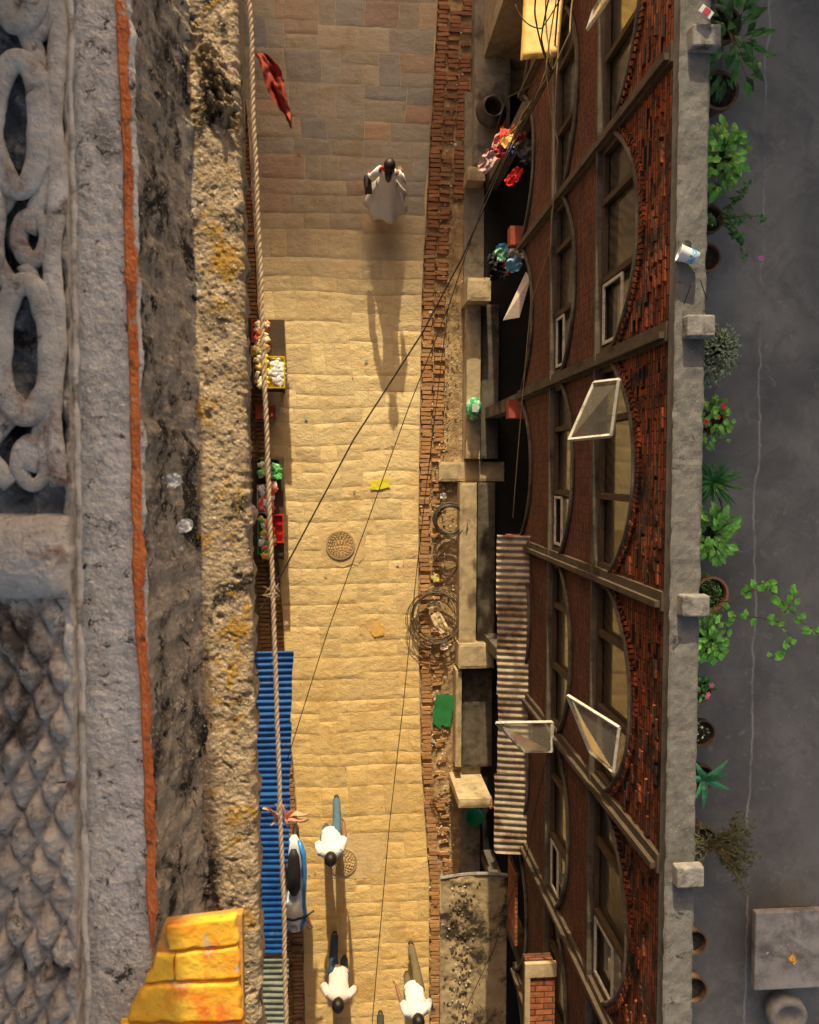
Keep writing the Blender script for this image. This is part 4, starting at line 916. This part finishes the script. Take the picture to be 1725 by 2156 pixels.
plant(1500,740,1522,738,'bush',M_leafg,1200,.17,.030,.016,'grey-green fine-leaved shrub in a pot',.12)
plant(1498,885,1514,885,'bush',M_leaf,120,.14,.06,.05,'leafy green potted plant with small red flowers',.12,fl=((.9,.02,.08),4))
plant(1495,1015,1512,1015,'spike',M_leafd,60,.2,.28,.026,'dark spiky potted plant with pointed leaves',.12)
plant(1492,1135,1510,1128,'bush',M_leaf,150,.16,.10,.06,'bright green trailing potted plant',.12)
plant(1500,1250,1498,1245,'bush',M_leaf,700,.10,.02,.014,'wide terracotta rimmed pot filled with fine green herbs',.145,.3,M_rim,hgt=.0)
plant(1484,1352,1496,1350,'bush',M_leaf,130,.13,.08,.05,'small bushy green potted plant',.12)
plant(1474,1455,1480,1450,'bush',M_leafd,70,.08,.06,.03,'small dark green potted plant with pink flower stems',.11,fl=((.85,.2,.35),4))
plant(1480,1545,1478,1540,'bush',M_leafg,40,.07,.03,.02,'small sparse potted seedling',.12)
plant(1478,1640,1492,1645,'spike',M_aloe,10,.2,.26,.05,'succulent potted plant with long flat leaves',.12)
plant(1482,1770,1522,1780,'branch',M_leafo,60,.34,.06,.016,'dark dry spiky fern-like potted shrub',.12)
lone(1464,1985,.11,'brown earthenware pot with bare soil')
lone(1462,2085,.12,'brown earthenware pot with twigs')
e=empty('trailing_vine',P(1530,1270,8.5),'long trailing vine with bright leaves spilling from a pot','vine')
st=MB(); lf=MB()
for path in ([(1505,1262),(1540,1268),(1575,1245),(1620,1240),(1650,1270),(1690,1310),(1722,1335)],[(1510,1270),(1545,1300),(1600,1300),(1640,1310),(1670,1345),(1650,1375),(1620,1385)],[(1500,1280),(1530,1320),(1520,1370),(1495,1390)],[(1575,1246),(1600,1228),(1625,1222)],[(1650,1290),(1670,1262),(1665,1245)]):
    w=[P(u,v,8.62-.25*i/len(path)) for i,(u,v) in enumerate(path)]
    pts=[]
    for i in range(len(w)-1):
        for k in range(5): pts.append(w[i].lerp(w[i+1],k/5)+Vector((0,0,.02*math.sin(k+i))))
    pts.append(w[-1]); st.tube(pts,[.006*(1-.6*i/len(pts)) for i in range(len(pts))],5)
    for i in range(2,len(pts)):
        if R(0,1)<.75:
            k=R(.7,1.3); leafadd(lf,pts[i],(R(-1,1),R(-1,1),R(-.1,.4)),R(.05,.10),R(.05,.08),(k,k,k*.8))
st.obj('stems',M_stem,e,smooth=True); lf.obj('foliage',M_leaf,e)
a=P(1592,1922,8.45); c=P(1760,2078,8.45)
m=MB(); m.bx(a.x,c.x,c.y,a.y,8.38,8.45); o=m.obj('stone_slab',mk('slab',(.32,.31,.29),(.54,.52,.49),scale=5,bump=.5,stain=(.2,.19,.18),sscale=3,stain2=(.7,.65,.6),s2scale=9,s2thr=(.62,.68)),None,label='square grey concrete slab raised on blocks on the terrace',category='slab'); bv=o.modifiers.new('b','BEVEL'); bv.width=.012; bv.segments=2
m=MB(); m.bx(a.x+.12,c.x-.1,c.y+.1,a.y-.1,8.2,8.379); q=m.obj('block',M_concd); q.parent=o
crumple(1664,2016,8.46,.07,.08,'paper_scrap','crumpled orange and blue wrapper on the slab','litter',mk('wrapper',(.95,.45,.03),(1,.65,.1),scale=9,stain=(.1,.25,.7),sscale=30,sthr=(.55,.6)),.4,.03,8,77)
c=P(1655,2135,8.35); m=MB(); m.ell([(-.15,.12,.12),(-.02,.18,.17),(.05,.17,.16),(.06,.12,.11),(-.02,.08,.07),(-.06,.001,.001)],(c.x,c.y,8.35),24,cap=False)
m.v=[(x+.012*noise.noise((x*9,y*9,z*9)),y+.012*noise.noise((x*9,y*9,z*9+3)),z) for x,y,z in m.v]
m.obj('stone_mortar',mk('rough_stone',(.26,.25,.23),(.42,.40,.37),scale=12,bump=.8),None,smooth=True,label='rough round stone mortar bowl on the terrace floor',category='mortar')
c=P(1450,538,9.15); e=empty('paper_cup',c,'white paper cup with blue print tipped over on the parapet','cup')
ax=Vector((.93,-.3,.12)).normalized()
m=MB(); ts=[(-.075,.062),(-.072,.065),(-.068,.061),(0,.053),(.07,.044),(.07,.001)]
m.tube([c+ax*t for t,r in ts],[r for t,r in ts],24,cap=False); m.tube([c+ax*t for t in (-.074,0,.06)],[.058,.05,.042],24,cap=False); m.obj('cup',mk('cup_white',(.82,.84,.86),(.92,.93,.94),scale=9,rough=.4,bump=0),e,smooth=True)
m=MB(); m.tube([c+ax*t for t in (.0,.045)],[.0545,.0487],24,cap=False); m.obj('printed_band',mk('cup_print',(.05,.40,.72),(.08,.5,.8),scale=10,rough=.4,bump=0,stain=(.85,.85,.85),sscale=40,sthr=(.5,.52)),e,smooth=True)
c=P(1486,27,9.2)
m=MB(); Rm=Matrix.Rotation(-.6,3,'Z'); m.box(c,(.10,.06,.03),Rm,0); m.box(c+Vector((0,0,.017)),(.05,.05,.003),Rm,1); o=m.obj('drinks_carton',[plain((.8,.82,.85),.4),plain((.6,.06,.08),.4)],None,label='small white carton with red print on the parapet post',category='carton')
bv=o.modifiers.new('b','BEVEL'); bv.width=.006
m=MB(); p0=[P(*k) for k in ((1440,640,9.1),(1455,600,9.2),(1475,590,9.22),(1488,630,9.1))]; m.tube(p0,.004,5); m.obj('bent_wire',M_cable,None,label='bent reinforcing wire sticking out of the parapet',category='wire')
far=MB(); far.bx(-20,20,75,85,0,27.6)  # unseen building, sized and set back to cast the soft street shade
far.obj('street_shade_building',M_wall,None,label='unseen tall building added past the street to shade its upper end',category='building')
# ------------------------------------------------------------ light, camera
EL,AZ=21,2.4
SD=Vector((-math.sin(math.radians(AZ))*math.cos(math.radians(EL)),math.cos(math.radians(AZ))*math.cos(math.radians(EL)),math.sin(math.radians(EL))))
sl=bpy.data.lights.new('sun','SUN'); sl.energy=5; sl.angle=math.radians(.6); sl.color=(1,.86,.56)
so=bpy.data.objects.new('sun',sl); SC.collection.objects.link(so); so.rotation_euler=SD.to_track_quat('Z','Y').to_euler()
w=bpy.data.worlds.new('World'); SC.world=w; w.use_nodes=True; nt=w.node_tree
sk=nt.nodes.new('ShaderNodeTexSky'); sk.sky_type='NISHITA'; sk.sun_disc=False; sk.sun_elevation=math.radians(EL); sk.sun_rotation=math.radians(-AZ); sk.dust_density=6; sk.air_density=1
tint=mixc(nt,1.0,sk.outputs[0],(1.40,1.16,.95),'MULTIPLY')
nt.links.new(tint,nt.nodes['Background'].inputs[0]); nt.nodes['Background'].inputs[1].default_value=.14
cd=bpy.data.cameras.new('camera'); co=bpy.data.objects.new('camera',cd); SC.collection.objects.link(co)
co.matrix_world=Matrix.Translation((0,0,H))@RQ.to_matrix().to_4x4()
cd.sensor_fit='VERTICAL'; cd.sensor_height=24; cd.lens=24*F/2156; cd.clip_start=.05; cd.clip_end=500
cd.dof.use_dof=True; cd.dof.focus_distance=11; cd.dof.aperture_fstop=4.5
SC.camera=co
SC.view_settings.view_transform='Standard'; SC.view_settings.look='None'; SC.view_settings.exposure=0
